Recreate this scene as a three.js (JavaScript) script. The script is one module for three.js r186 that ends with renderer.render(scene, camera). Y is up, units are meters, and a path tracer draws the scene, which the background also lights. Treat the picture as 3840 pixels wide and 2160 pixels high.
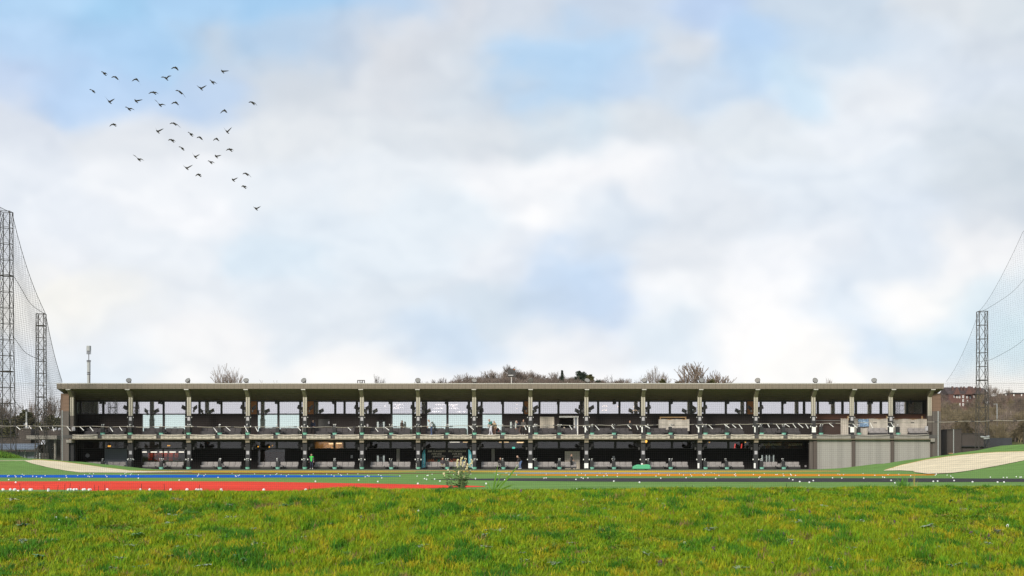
import * as THREE from 'three';
import { mergeGeometries } from 'three/addons/utils/BufferGeometryUtils.js';
import { RoundedBoxGeometry } from 'three/addons/geometries/RoundedBoxGeometry.js';

// ---------------------------------------------------------------- camera, sky, sun, exposure
const F = 5200, EYE = 0.38, HZ = 1750;            // focal length and horizon in photograph pixels, eye height over the turf
const scene = new THREE.Scene();
const camera = new THREE.PerspectiveCamera(2 * Math.atan(1750 / F) * 180 / Math.PI, 3840 / 3500, 0.3, 4000);
camera.position.set(0, EYE, 0);
camera.lookAt(0, EYE, -10);
camera.setViewOffset(3840, 3500, 0, 0, 3840, 2160);  // level camera, lens shifted up
const renderer = new THREE.WebGLRenderer({ antialias: true });
renderer.toneMapping = THREE.LinearToneMapping;
renderer.toneMappingExposure = 1.0;
renderer.shadowMap.enabled = true;
const sun = new THREE.DirectionalLight(new THREE.Color(1, 0.93, 0.82), 3.5);
sun.position.set(-60, 80, 60); sun.target.position.set(0, 0, -90);
sun.castShadow = true; sun.shadow.radius = 22; sun.shadow.mapSize.set(2048, 2048);
Object.assign(sun.shadow.camera, { left: -120, right: 120, top: 120, bottom: -120, near: 1, far: 500 });
sun.name = 'sun'; scene.add(sun, sun.target);

// ---------------------------------------------------------------- random numbers and noise
function rng(a) { return () => { a |= 0; a = a + 0x6D2B79F5 | 0; let t = Math.imul(a ^ a >>> 15, 1 | a); t = t + Math.imul(t ^ t >>> 7, 61 | t) ^ t; return ((t ^ t >>> 14) >>> 0) / 4294967296; }; }
const hash = (x, y, z) => { let h = Math.imul(x, 374761393) + Math.imul(y, 668265263) + Math.imul(z, 2147483647 ^ 0x5bd1e995); h = Math.imul(h ^ h >>> 13, 1274126177); return ((h ^ h >>> 16) >>> 0) / 4294967296; };
const fade = t => t * t * (3 - 2 * t), lerp = (a, b, t) => a + (b - a) * t, clamp = (v, a = 0, b = 1) => Math.min(b, Math.max(a, v));
const sstep = (a, b, v) => fade(clamp((v - a) / (b - a)));
function vnoise(x, y, z = 0) {
  const i = Math.floor(x), j = Math.floor(y), k = Math.floor(z), u = fade(x - i), v = fade(y - j), w = fade(z - k);
  const r = (a, b, c) => hash(i + a, j + b, k + c);
  return lerp(lerp(lerp(r(0, 0, 0), r(1, 0, 0), u), lerp(r(0, 1, 0), r(1, 1, 0), u), v), lerp(lerp(r(0, 0, 1), r(1, 0, 1), u), lerp(r(0, 1, 1), r(1, 1, 1), u), v), w);
}
function fbm(x, y, z = 0, n = 4) { let s = 0, a = 0.5, t = 0; for (let i = 0; i < n; i++) { s += a * vnoise(x, y, z); t += a; a *= 0.5; x = x * 2.03 + 7.1; y = y * 2.03 + 3.7; z = z * 2.03 + 1.3; } return s / t; }
const toLin = c => { c /= 255; return c <= 0.04045 ? c / 12.92 : Math.pow((c + 0.055) / 1.055, 2.4); };

// ---------------------------------------------------------------- sky: broken bright cloud with blue gaps
{
  // rows of cloud colours read off the photograph, x and y in 2576-wide picture units
  const rows = [
    [20, [20, 165, 205, 240, 250, 150, 200, 238, 500, 160, 203, 240, 800, 148, 196, 236, 950, 180, 206, 235, 1100, 208, 212, 228, 1350, 205, 212, 232, 1600, 195, 205, 235, 1800, 178, 197, 236, 2100, 200, 213, 236, 2400, 215, 222, 232, 2560, 210, 220, 232]],
    [120, [50, 175, 208, 242, 300, 165, 205, 242, 450, 148, 195, 235, 550, 200, 208, 224, 680, 158, 197, 232, 800, 192, 204, 222, 1000, 210, 214, 226, 1200, 208, 215, 230, 1400, 170, 207, 240, 1550, 176, 209, 240, 1700, 214, 219, 230, 1900, 176, 207, 242, 2100, 195, 213, 242, 2300, 212, 221, 240, 2500, 208, 216, 232]],
    [220, [50, 190, 205, 238, 250, 178, 205, 242, 500, 182, 204, 238, 700, 208, 215, 228, 1000, 216, 221, 232, 1250, 205, 214, 230, 1400, 172, 208, 240, 1550, 190, 212, 238, 1750, 205, 215, 235, 1850, 174, 207, 240, 2000, 200, 222, 248, 2200, 225, 230, 240, 2450, 210, 218, 238]],
    [320, [50, 215, 220, 238, 400, 220, 225, 236, 700, 222, 228, 236, 1000, 220, 227, 236, 1300, 215, 222, 232, 1450, 205, 222, 240, 1600, 215, 222, 232, 1900, 220, 228, 238, 2200, 226, 232, 244, 2500, 208, 218, 232]],
    [450, [50, 228, 233, 246, 400, 235, 239, 247, 700, 228, 235, 245, 1000, 228, 235, 244, 1300, 238, 241, 247, 1500, 241, 243, 248, 1700, 224, 230, 242, 2000, 222, 230, 244, 2300, 225, 233, 246, 2500, 205, 215, 228]],
    [550, [100, 228, 233, 246, 500, 240, 243, 250, 800, 222, 232, 246, 1100, 226, 236, 247, 1400, 245, 247, 250, 1500, 213, 223, 242, 1750, 222, 228, 240, 2000, 220, 228, 243, 2300, 218, 226, 244, 2540, 208, 216, 230]],
    [650, [100, 230, 234, 244, 400, 230, 236, 246, 700, 215, 230, 247, 1000, 222, 232, 245, 1250, 225, 230, 242, 1420, 196, 214, 240, 1700, 225, 230, 240, 2000, 240, 243, 250, 2200, 220, 228, 244, 2450, 241, 243, 246]],
    [760, [150, 242, 242, 238, 250, 239, 241, 240, 450, 226, 232, 242, 700, 224, 232, 244, 1000, 218, 227, 240, 1300, 204, 217, 236, 1450, 193, 212, 240, 1700, 239, 243, 248, 1950, 249, 250, 252, 2100, 220, 230, 248, 2300, 249, 250, 250, 2500, 222, 236, 246]],
    [850, [200, 228, 234, 244, 500, 239, 241, 244, 800, 222, 230, 242, 1080, 203, 217, 244, 1400, 236, 239, 244, 1700, 220, 232, 246, 1850, 252, 252, 252, 2030, 251, 251, 250, 2200, 213, 227, 250, 2400, 208, 227, 245, 2550, 206, 228, 240]],
    [930, [200, 225, 235, 246, 500, 240, 243, 245, 900, 247, 248, 248, 1300, 247, 248, 249, 1700, 238, 244, 250, 2000, 248, 249, 248, 2350, 236, 239, 241, 2550, 242, 241, 237]],
    [1060, [100, 236, 240, 246, 700, 244, 246, 248, 1300, 246, 247, 248, 1900, 246, 247, 248, 2500, 242, 242, 240]],
  ];
  const pts = [];
  for (const [y, l] of rows) for (let i = 0; i < l.length; i += 4) { let [r, g, b] = l.slice(i + 1, i + 4); g += 0.55 * Math.max(0, (r + b) / 2 - g); if (r < 196) { r = lerp(r, 205, 0.22); g = lerp(g, 218, 0.22); b = lerp(b, 238, 0.22); } if (r > 196) { b -= 0.3 * Math.max(0, b - g - 4); r += 1; } pts.push([l[i], y, toLin(r), toLin(g), toLin(b)]); }
  const W = 2048, H = 1024, data = new Float32Array(W * H * 4);
  for (let r = 0; r < H; r++) {
    const el = ((r + 0.5) / H - 0.5) * Math.PI, y = Math.sin(el), ce = Math.cos(el);
    for (let c = 0; c < W; c++) {
      const th = ((c + 0.5) / W - 0.5) * 2 * Math.PI, x = Math.cos(th) * ce, z = Math.sin(th) * ce, at = (r * W + c) * 4;
      const az = Math.atan2(x, -z) * 180 / Math.PI, eld = el * 180 / Math.PI;
      const k = fbm(x * 3.1 + 5, y * 6.2 + 2, z * 3.1, 5), k2 = fbm(x * 7 + 1, y * 14 + 9, z * 7, 4);
      // the general sky: mostly cloud, some blue, whiter towards the horizon
      const cover = clamp(sstep(0.33, 0.56, k) + sstep(14, 0, eld) * 0.8), bright = lerp(0.6 + 0.34 * k2, 0.93, sstep(16, 1, eld) * 0.8);
      let R = lerp(0.36, bright, cover), G = lerp(0.57, bright * 1.03, cover), B = lerp(0.84, bright * 1.12, cover);
      const inside = sstep(30, 21, Math.abs(az)) * sstep(27, 18.5, eld) * (z < 0 ? 1 : 0);
      if (inside > 0) {
        let px = 0.6708 * (1920 + F * x / -z), py = 0.6708 * (1750 - F * y / -z);
        px = clamp(px, -300, 2900); py = clamp(py, -250, 1110);
        const wx = (fbm(px / 210, py / 130, 3.3, 6) - 0.5) * 270, wy = (fbm(px / 210, py / 130, 8.8, 6) - 0.5) * 155; px += wx; py += wy;
        let sw = 1e-9, sr = 0, sg = 0, sb = 0;
        for (const p of pts) { const dx = (px - p[0]) / 98, dy = (py - p[1]) / 51, w = Math.exp(-dx * dx - dy * dy) + 2e-4 / (1 + dx * dx + dy * dy); sw += w; sr += w * p[2]; sg += w * p[3]; sb += w * p[4]; }
        let bil = 0; for (let o = 0, a = 0.5, f = 1; o < 5; o++, a *= 0.55, f *= 2.1) bil += a * Math.abs(2 * vnoise(px / 150 * f + 9, py / 80 * f + 4, 2.2) - 1);
        const n = 1.06 + (fbm(px / 85, py / 46, 1.7, 5) - 0.5) * 0.17 + (bil - 0.45) * 0.12;
        R = lerp(R, sr / sw * Math.pow(n, 1.2), inside); G = lerp(G, sg / sw * n, inside); B = lerp(B, sb / sw * Math.pow(n, 0.75), inside);
      }
      data[at] = R; data[at + 1] = G; data[at + 2] = B; data[at + 3] = 1;
    }
  }
  const t = new THREE.DataTexture(data, W, H, THREE.RGBAFormat, THREE.FloatType);
  t.mapping = THREE.EquirectangularReflectionMapping; t.magFilter = t.minFilter = THREE.LinearFilter; t.needsUpdate = true;
  scene.background = t; scene.environment = t;
}

// ---------------------------------------------------------------- helpers
const V3 = (x, y, z) => new THREE.Vector3(x, y, z);
const at = (px, py, D) => V3((px - 1920) * D / F, EYE + (HZ - py) * D / F, -D);   // a photograph pixel at a distance, in metres
const X = (px, D) => (px - 1920) * D / F, Y = (py, D) => EYE + (HZ - py) * D / F;
const used = {};
function numbered(n) { used[n] = (used[n] ?? -1) + 1; return used[n] ? n + '_' + String(used[n]).padStart(3, '0') : n; }
const ORG = new Map();
const org = o => ORG.get(o) || [0, 0, 0];
function tag(o, label, category, group, kind) { if (label) o.userData.label = label; if (category) o.userData.category = category; if (group) o.userData.group = group; if (kind) o.userData.kind = kind; return o; }
function thing(name, label, category, p = [0, 0, 0], group, turn = 0) {
  const g = new THREE.Group(); g.name = numbered(name); g.position.set(...p); g.rotation.y = turn; ORG.set(g, p); scene.add(g);
  return tag(g, label, category, group);
}
function part(parent, name, geo, mat, wx, wy, wz) {   // a mesh at a world place under an unturned parent
  const m = new THREE.Mesh(geo, mat), o = org(parent); m.name = parent === scene ? numbered(name) : name;
  m.position.set(wx - o[0], wy - o[1], wz - o[2]); ORG.set(m, [wx, wy, wz]); m.castShadow = m.receiveShadow = true; parent.add(m); return m;
}
function local(parent, name, geo, mat, p = [0, 0, 0], r = [0, 0, 0], s) { const m = new THREE.Mesh(geo, mat); m.name = name; m.position.set(...p); m.rotation.set(...r); if (s) m.scale.set(...s); m.castShadow = m.receiveShadow = true; parent.add(m); return m; }
const boxes = new Map();
function boxGeo(w, h, d) {                             // a box with uv in metres
  const key = [w, h, d].map(v => v.toFixed(3)).join();
  if (!boxes.has(key)) {
    const g = new THREE.BoxGeometry(w, h, d), u = g.attributes.uv, s = [[d, h], [d, h], [w, d], [w, d], [w, h], [w, h]];
    for (let i = 0; i < 24; i++) u.setXY(i, u.getX(i) * s[i >> 2][0], u.getY(i) * s[i >> 2][1]);
    boxes.set(key, g);
  }
  return boxes.get(key);
}
const BX = (parent, name, mat, x0, x1, y0, y1, D0, D1) => part(parent, name, boxGeo(x1 - x0, y1 - y0, D1 - D0), mat, (x0 + x1) / 2, (y0 + y1) / 2, -(D0 + D1) / 2);
const rbs = new Map();
function rbox(w, h, d, r) { const k = [w, h, d, r].join(); if (!rbs.has(k)) rbs.set(k, new RoundedBoxGeometry(w, h, d, 2, r)); return rbs.get(k); }
const cylUnit = new THREE.CylinderGeometry(1, 1, 1, 6), cyl12 = new THREE.CylinderGeometry(1, 1, 1, 12);
function bar(parent, name, mat, a, b, r, geo = cylUnit) { // a round bar between two world points
  const m = new THREE.Mesh(geo, mat), o = org(parent), d = b.clone().sub(a), l = d.length();
  m.name = name; m.position.copy(a).add(b).multiplyScalar(0.5).sub(V3(...o)); m.quaternion.setFromUnitVectors(V3(0, 1, 0), d.normalize()); m.scale.set(r, l, r); m.castShadow = m.receiveShadow = true; parent.add(m); return m;
}
function tubeGeo(list) {                              // [[a, b, ra, rb, sides]] merged into one geometry of tapered prisms
  const pos = [], idx = [];
  const u = V3(0, 0, 0), v = V3(0, 0, 0), d = V3(0, 0, 0);
  for (const [a, b, ra, rb, n = 3] of list) {
    d.subVectors(b, a).normalize(); u.set(Math.abs(d.y) > 0.9 ? 1 : 0, Math.abs(d.y) > 0.9 ? 0 : 1, 0).cross(d).normalize(); v.crossVectors(d, u);
    const base = pos.length / 3;
    for (let i = 0; i < n; i++) { const t = i / n * 2 * Math.PI, cs = Math.cos(t), sn = Math.sin(t); for (const [p, r] of [[a, ra], [b, rb]]) pos.push(p.x + (u.x * cs + v.x * sn) * r, p.y + (u.y * cs + v.y * sn) * r, p.z + (u.z * cs + v.z * sn) * r); }
    for (let i = 0; i < n; i++) { const j = (i + 1) % n, A = base + 2 * i, B = base + 2 * j; idx.push(A, B, A + 1, B, B + 1, A + 1); }
  }
  const g = new THREE.BufferGeometry(); g.setAttribute('position', new THREE.Float32BufferAttribute(pos, 3)); g.setIndex(idx); g.computeVertexNormals(); return g;
}
const ORD = ['first', 'second', 'third', 'fourth', 'fifth', 'sixth', 'seventh', 'eighth', 'ninth', 'tenth', 'eleventh', 'twelfth', 'thirteenth', 'fourteenth', 'fifteenth', 'sixteenth', 'seventeenth', 'eighteenth', 'nineteenth', 'twentieth'];
const ord = i => i < 20 ? ORD[i] : (['twenty', 'thirty', 'forty', 'fifty'][Math.floor((i + 1) / 10) - 2] + ((i + 1) % 10 ? '-' + ORD[i % 10] : 'eth')).replace('yeth', 'ieth');

// textures: tone that varies with the material's own grain and stains
function grain(size, f, seed) {
  const d = new Uint8Array(size * size * 4);
  for (let j = 0; j < size; j++) for (let i = 0; i < size; i++) { const v = clamp(f(i / size, j / size, seed)) * 255, o = (j * size + i) * 4; d[o] = d[o + 1] = d[o + 2] = v; d[o + 3] = 255; }
  const t = new THREE.DataTexture(d, size, size); t.wrapS = t.wrapT = THREE.RepeatWrapping; t.magFilter = THREE.LinearFilter; t.minFilter = THREE.LinearMipmapLinearFilter; t.generateMipmaps = true; t.colorSpace = THREE.SRGBColorSpace; t.needsUpdate = true; return t;
}
const tile = (u, v, s, f, n) => { // noise that repeats without a seam
  const a = (x, y) => fbm(x * f, y * f, s, n); return lerp(lerp(a(u, v), a(u - 1, v), u), lerp(a(u, v - 1), a(u - 1, v - 1), u), v);
};
const stainTex = grain(256, (u, v, s) => 0.93 + 0.26 * (tile(u, v, s, 6, 5) - 0.5) + 0.1 * (hash(u * 256, v * 256, 5) - 0.5), 3.1);
const turfTex = grain(512, (u, v, s) => 0.92 + 0.34 * (tile(u, v, s, 7, 5) - 0.5) + 0.16 * (hash(u * 512, v * 512, 9) - 0.5), 6.4);
const rep = (t, x, y) => { const c = t.clone(); c.repeat.set(x, y); c.needsUpdate = true; return c; };
const stain = rep(stainTex, 0.4, 0.4), streak = rep(stainTex, 1.3, 0.12), turfMap = rep(turfTex, 0.12, 0.12), plankMap = rep(stainTex, 0.15, 2.2), dirty = rep(grain(256, (u, v, s) => 0.9 + 0.7 * (tile(u, v, s, 9, 5) - 0.5) - 0.4 * sstep(0.6, 0.75, tile(v, u, s + 4, 5, 4)), 8.2), 0.5, 0.8);
const M = (r, g, b, rough = 0.8, more = {}) => new THREE.MeshStandardMaterial({ color: new THREE.Color().setRGB(r, g, b), roughness: rough, ...more });
const P = (r, g, b, rough, more) => new THREE.MeshPhysicalMaterial({ color: new THREE.Color().setRGB(r, g, b), roughness: rough, ...more });
const mat = {
  fascia: M(0.245, 0.203, 0.155, 0.8, { map: streak }), trim: M(0.5, 0.475, 0.43, 0.5), soffit: M(0.245, 0.18, 0.115, 0.85, { map: stain }), bracket: M(0.32, 0.26, 0.185, 0.8, { map: stain }),
  post: M(0.52, 0.475, 0.39, 0.7, { map: streak }), panel: P(0.036, 0.035, 0.037, 0.75, { specularIntensity: 0.5 }), boardUp: P(0.034, 0.028, 0.027, 0.85, { map: plankMap, specularIntensity: 0.4 }), boardLowShaded: P(0.016, 0.0145, 0.0145, 0.85, { map: plankMap, specularIntensity: 0.35 }),  // ground floor boards: same cladding, shade under the deck put into the colour
  endboard: M(0.20, 0.125, 0.085, 0.8, { map: plankMap }), endwall: M(0.125, 0.105, 0.092, 0.8, { map: streak }), edge: M(0.60, 0.535, 0.44, 0.7, { map: dirty }), floorUp: M(0.10, 0.094, 0.088, 0.9, { map: stain }),
  frame: M(0.03, 0.027, 0.026, 0.5), orange: M(0.46, 0.18, 0.07, 0.8, { map: stain }), room: M(0.32, 0.31, 0.30, 0.9), roomWarm: M(0.66, 0.52, 0.33, 0.9),
  glassUp: P(0.93, 0.90, 0.91, 0.04, { metalness: 0.82, transmission: 1, thickness: 0, ior: 1.5 }),
  glassMint: P(0.84, 0.97, 0.89, 0.05, { metalness: 0.9, transmission: 1, thickness: 0, ior: 1.5 }),
  glassLow: P(0.82, 0.80, 0.76, 0.03, { metalness: 0, transmission: 1, thickness: 0, ior: 1.5 }),
  screen: M(0.42, 0.40, 0.42, 0.35), white: M(0.85, 0.84, 0.8, 0.5), black: M(0.018, 0.018, 0.019, 0.5), dark: M(0.04, 0.038, 0.037, 0.6), teal: M(0.28, 0.62, 0.50, 0.6), green: M(0.03, 0.30, 0.16, 0.6),
  sofa: M(0.36, 0.338, 0.33, 0.9, { map: stain }), sofaDark: M(0.085, 0.078, 0.08, 0.9, { map: stain }), steel: M(0.55, 0.55, 0.56, 0.35, { metalness: 0.8 }), shaft: M(0.75, 0.75, 0.75, 0.4),
  shutter: M(0.44, 0.415, 0.385, 0.6, { map: stain }), brownPost: M(0.09, 0.07, 0.06, 0.8), ply: M(0.80, 0.71, 0.58, 0.8, { map: stain }), sheet: M(0.58, 0.535, 0.47, 0.85, { map: stain }), timber: M(0.62, 0.40, 0.20, 0.8), beam: M(0.14, 0.06, 0.04, 0.8, { map: plankMap }),
  lamphead: M(0.13, 0.12, 0.10, 0.5), lattice: M(0.055, 0.047, 0.04, 0.7), galv: M(0.36, 0.37, 0.36, 0.55), mesh: M(0.05, 0.05, 0.05, 0.9), rope: M(0.36, 0.33, 0.27, 0.9), strap: M(0.85, 0.83, 0.79, 0.6),
  ball: M(0.78, 0.78, 0.76, 0.35), wall2: M(0.085, 0.068, 0.058, 0.85, { map: stain }), concrete: M(0.33, 0.305, 0.265, 0.85, { map: stain }), slate: M(0.20, 0.22, 0.25, 0.7),
};
const lamp = (r, g, b, k) => new THREE.MeshStandardMaterial({ color: 0x222222, emissive: new THREE.Color().setRGB(r, g, b), emissiveIntensity: k, roughness: 0.6 });
const lampHall = lamp(1, 0.97, 0.9, 10), lampHallWarm = lamp(1, 0.8, 0.52, 9), lampWhite = lamp(1, 0.97, 0.9, 2.2), lampWarm = lamp(1, 0.72, 0.4, 2.2), lampAmber = lamp(1, 0.5, 0.08, 1.8), lampRed = lamp(1, 0.1, 0.09, 1.1), lampGreen = lamp(0.15, 0.8, 0.6, 0.9);

// ---------------------------------------------------------------- terrain
const crestTable = [[-9, -0.02], [-7, -0.025], [-6.2, -0.02], [-5.6, 0.02], [-5, 0.01], [-4, 0.015], [-3, 0.03], [-2.3, 0.075], [-1.6, 0.05], [0, 0.05], [1.4, 0.065], [3.5, 0.065], [5, 0.08], [7, 0.065], [9, 0.06]];
function table(t, x) { if (x <= t[0][0]) return t[0][1]; for (let i = 1; i < t.length; i++) if (x < t[i][0]) return lerp(t[i - 1][1], t[i][1], fade((x - t[i - 1][0]) / (t[i][0] - t[i - 1][0]))); return t[t.length - 1][1]; }
const leftMound = [[-90, 1.3], [-50, 1.22], [-44, 1.12], [-40.5, 0.86], [-38, 0.6], [-35.8, 0.24], [-33.6, 0]];
const rightMound = [[31.5, 0], [34.3, 0.22], [37.2, 0.68], [41.5, 1.22], [43.4, 1.53], [45.9, 1.93], [49.8, 2.55], [60, 3.3], [90, 3.6]];
function height(x, D) {
  if (D < 21) {
    const c = table(crestTable, x * 19 / Math.max(10, D));
    const n = (fbm(x * 0.9, D * 0.9, 2, 3) - 0.5) * 0.09 * sstep(21, 19, D);
    if (D <= 12) return lerp(-1.26, -0.57, clamp(D / 12)) + n;
    if (D <= 18.6) { const t = (D - 12) / 6.6; return lerp(-0.57, c, t * (1.45 - 0.45 * t)) + n; }
    return lerp(c, -0.02, sstep(18.6, 20.6, D)) + n;
  }
  let h = 0;
  if (D < 175) {
    h += table(leftMound, x) * sstep(84, 124, D) * (1 - sstep(127, 150, D));
    h += table(rightMound, x) * sstep(72, 134, D) * (1 - sstep(138, 158, D) * 0.75);
    const dx = Math.min(0, -(x + 51.5)) / 2.3, dd = (D - 139) / 4; h += 1.0 * Math.exp(-dx * dx - dd * dd);
  }
  if (D > 170) {
    const right = sstep(35, 85, x * 300 / D), mid = Math.exp(-Math.pow((x * 380 / D - 12) / 46, 2));
    h += right * (4.0 + 8.6 * sstep(205, 345, D)) * sstep(172, 205, D) + mid * 17.5 * sstep(230, 390, D) + 3 * sstep(200, 500, D);
    h += (fbm(x * 0.02, D * 0.02, 5, 3) - 0.5) * 3 * sstep(190, 300, D);
  }
  return h;
}
const rough = (x, D) => x < 0 && Math.exp(-Math.pow(Math.min(0, -(x + 51.5)) / 2.3, 2) - Math.pow((D - 139) / 4, 2)) > 0.2;
const xs = [], ds = [];
for (const [a, b, s] of [[-1600, -400, 100], [-400, -60, 20], [-60, -12, 1], [-12, 12, 0.5], [12, 60, 1], [60, 400, 20], [400, 1601, 100]]) for (let v = a; v < b - 1e-6; v += s) xs.push(v);
for (const [a, b, s] of [[-200, -20, 30], [-20, 8, 2], [8, 21, 0.25], [21, 176, 2], [177, 420, 6], [425, 3000, 120]]) for (let v = a; v < b - 1e-6; v += s) ds.push(v);
function sheet(name, lift, keep, material, colour) {
  const pos = [], uv = [], idx = [], col = [], id = new Map();
  const vert = (i, j) => { const k = i * 4096 + j; if (!id.has(k)) { id.set(k, pos.length / 3); const x = xs[i], D = ds[j]; pos.push(x, height(x, D) + lift, -D); uv.push(x, D); if (colour) col.push(...colour(x, D)); } return id.get(k); };
  for (let j = 0; j < ds.length - 1; j++) for (let i = 0; i < xs.length - 1; i++) if (keep((xs[i] + xs[i + 1]) / 2, (ds[j] + ds[j + 1]) / 2)) { const a = vert(i, j), b = vert(i + 1, j), c = vert(i + 1, j + 1), d = vert(i, j + 1); idx.push(a, b, c, a, c, d); }
  const g = new THREE.BufferGeometry(); g.setAttribute('position', new THREE.Float32BufferAttribute(pos, 3)); g.setAttribute('uv', new THREE.Float32BufferAttribute(uv, 2)); if (colour) g.setAttribute('color', new THREE.Float32BufferAttribute(col, 3)); g.setIndex(idx); g.computeVertexNormals();
  const m = new THREE.Mesh(g, material); m.name = numbered(name); m.receiveShadow = m.castShadow = true; scene.add(m); return m;
}
tag(sheet('ground', 0, () => true, P(1, 1, 1, 1, { vertexColors: true, map: turfMap, specularIntensity: 0.05 }), (x, D) => {
  const n = fbm(x * 0.5, D * 0.5, 1, 4);
  if (D < 21) { const soil = sstep(0.72, 0.78, fbm(x * 3.4 + 60, D * 2.4, 7, 3)); return [lerp(0.12, 0.26, soil) + 0.05 * n, lerp(0.16, 0.17, soil) + 0.04 * n, lerp(0.015, 0.09, soil)]; }
  if (D < 176) return [0.10 + 0.06 * n, 0.17 + 0.06 * n, 0.03];
  const w = fbm(x * 0.04, D * 0.04, 4, 3); return [lerp(0.14, 0.12, w), lerp(0.105, 0.15, w), lerp(0.06, 0.035, w)];
}), 'rough grass ground rising to a wooded hillside', null, null, 'structure');
const inTurf = (x, D) => D > 20.6 && D < 157.6 && Math.abs(x) < 60 && !rough(x, D);
tag(sheet('artificial_turf', 0.008, inTurf, P(0.20, 0.34, 0.09, 1, { map: turfMap, specularIntensity: 0.03 })), 'green artificial turf of the driving range', null, null, 'structure');

// a strip of coloured turf or sand whose near and far edges are given in the photograph, laid on the terrain
function hit(px, py) { const sx = (px - 1920) / F, sy = (HZ - py) / F; for (let D = 21; D < 157; D += 0.25) if (EYE + sy * D < height(sx * D, D)) { let a = D - 0.25, b = D; for (let i = 0; i < 14; i++) { const m = (a + b) / 2; if (EYE + sy * m < height(sx * m, m)) b = m; else a = m; } return b; } return 157; }
function strip(name, label, material, lift, top, bottom, n, m, parent) {
  const pos = [], uv = [], idx = [], x0 = Math.max(top[0][0], bottom[0][0]), x1 = Math.min(top[top.length - 1][0], bottom[bottom.length - 1][0]);
  const lin = (t, x) => { for (let i = 1; i < t.length; i++) if (x <= t[i][0] + 1e-6) return lerp(t[i - 1][1], t[i][1], (x - t[i - 1][0]) / (t[i][0] - t[i - 1][0])); return t[t.length - 1][1]; };
  for (let i = 0; i <= n; i++) { const px = lerp(x0, x1, i / n), a = hit(px, lin(top, px)), b = hit(px, lin(bottom, px)); const D1 = Math.max(a, b + 0.02), D0 = b; const xa = (px - 1920) / F;
    for (let j = 0; j <= m; j++) { const D = lerp(D0, D1, j / m), x = xa * D; pos.push(x, height(x, D) + lift, -D); uv.push(x, D); } }
  for (let i = 0; i < n; i++) for (let j = 0; j < m; j++) { const a = i * (m + 1) + j, b = a + m + 1; idx.push(a, b, b + 1, a, b + 1, a + 1); }
  const g = new THREE.BufferGeometry(); g.setAttribute('position', new THREE.Float32BufferAttribute(pos, 3)); g.setAttribute('uv', new THREE.Float32BufferAttribute(uv, 2)); g.setIndex(idx); g.computeVertexNormals();
  const k = new THREE.Mesh(g, material); k.name = numbered(name); k.receiveShadow = k.castShadow = true; scene.add(k); return tag(k, label, null, null, 'structure');
}
const sand = P(0.92, 0.77, 0.51, 1, { map: turfMap, specularIntensity: 0.03 }), rim = P(0.62, 0.38, 0.08, 1, { map: turfMap, specularIntensity: 0.03 });
strip('sand_bunker', 'pale sand bunker sloping up the left mound', sand, 0.03,
  [[-60, 1729], [91, 1727.5], [142, 1725.5], [232, 1732.5], [298, 1741.5], [397, 1754.5], [490, 1766], [560, 1768.6], [720, 1770.5]],
  [[-60, 1731], [91, 1728.5], [116, 1738], [182, 1754], [248, 1766], [298, 1773], [480, 1774], [720, 1771.2]], 140, 30);
strip('bunker_edge', 'orange turf edging along the far side of the left bunker', rim, 0.025,
  [[120, 1724.6], [142, 1723.6], [232, 1730.8], [298, 1740], [397, 1753], [490, 1764.6], [720, 1767], [1150, 1767.5]],
  [[120, 1727], [142, 1726], [232, 1733], [298, 1742], [397, 1755], [490, 1766.5], [720, 1769], [1150, 1769.2]], 90, 3);
strip('sand_bunker', 'long pale sand bunker on the right mound', sand, 0.045,
  [[3314, 1765.5], [3379, 1746], [3472, 1725.5], [3571, 1711.5], [3671, 1701.5], [3737, 1697.5], [3840, 1694.5], [4100, 1690]],
  [[3314, 1766.5], [3372, 1765.6], [3422, 1768], [3432, 1773], [3480, 1780], [3571, 1776], [3638, 1766], [3737, 1749], [3840, 1728], [4100, 1690.6]], 160, 36);
strip('bunker_edge', 'orange turf edging along the far side of the right bunker', rim, 0.035,
  [[3318, 1762.6], [3379, 1744], [3472, 1723.6], [3571, 1709.8], [3671, 1699.9], [3737, 1696], [3840, 1693]],
  [[3318, 1765.5], [3379, 1747], [3472, 1726.5], [3571, 1712.5], [3671, 1702.5], [3737, 1698.5], [3840, 1695.5]], 60, 3);
const T = (r, g, b) => P(r, g, b, 1, { map: turfMap, specularIntensity: 0.03 });
strip('red_target', 'red artificial turf target band behind the net', T(0.95, 0.085, 0.05), 0.012, [[-200, 1808], [0, 1807], [500, 1806], [960, 1807.5], [1200, 1812], [1500, 1817.5], [1780, 1824], [1820, 1826.4]], [[-200, 1850], [900, 1848], [1400, 1840], [1820, 1827.5]], 60, 8);
strip('blue_target', 'blue artificial turf target band left of centre', T(0.012, 0.13, 0.56), 0.012, [[-200, 1782], [400, 1782], [900, 1782], [1200, 1783.5], [1400, 1785.4], [1503, 1787]], [[-200, 1791], [400, 1792.5], [900, 1792], [1200, 1791], [1503, 1788]], 60, 6);
strip('black_target', 'black artificial turf target band at right', T(0.072, 0.066, 0.067), 0.012, [[1615, 1799.5], [1750, 1796.5], [1950, 1794.6], [2300, 1794], [3000, 1793.8], [4100, 1796.5]], [[1615, 1800.5], [1750, 1802], [1950, 1805], [2300, 1808], [3000, 1809], [4100, 1809]], 60, 6);
strip('orange_target', 'orange artificial turf target band at right', T(0.82, 0.30, 0.02), 0.012, [[1860, 1781.2], [2000, 1779.6], [2400, 1777.5], [2900, 1777.8], [3300, 1778.8], [3510, 1780]], [[1860, 1782], [2000, 1784.5], [2400, 1786.5], [2900, 1787], [3300, 1786], [3510, 1783]], 60, 5);
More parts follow.
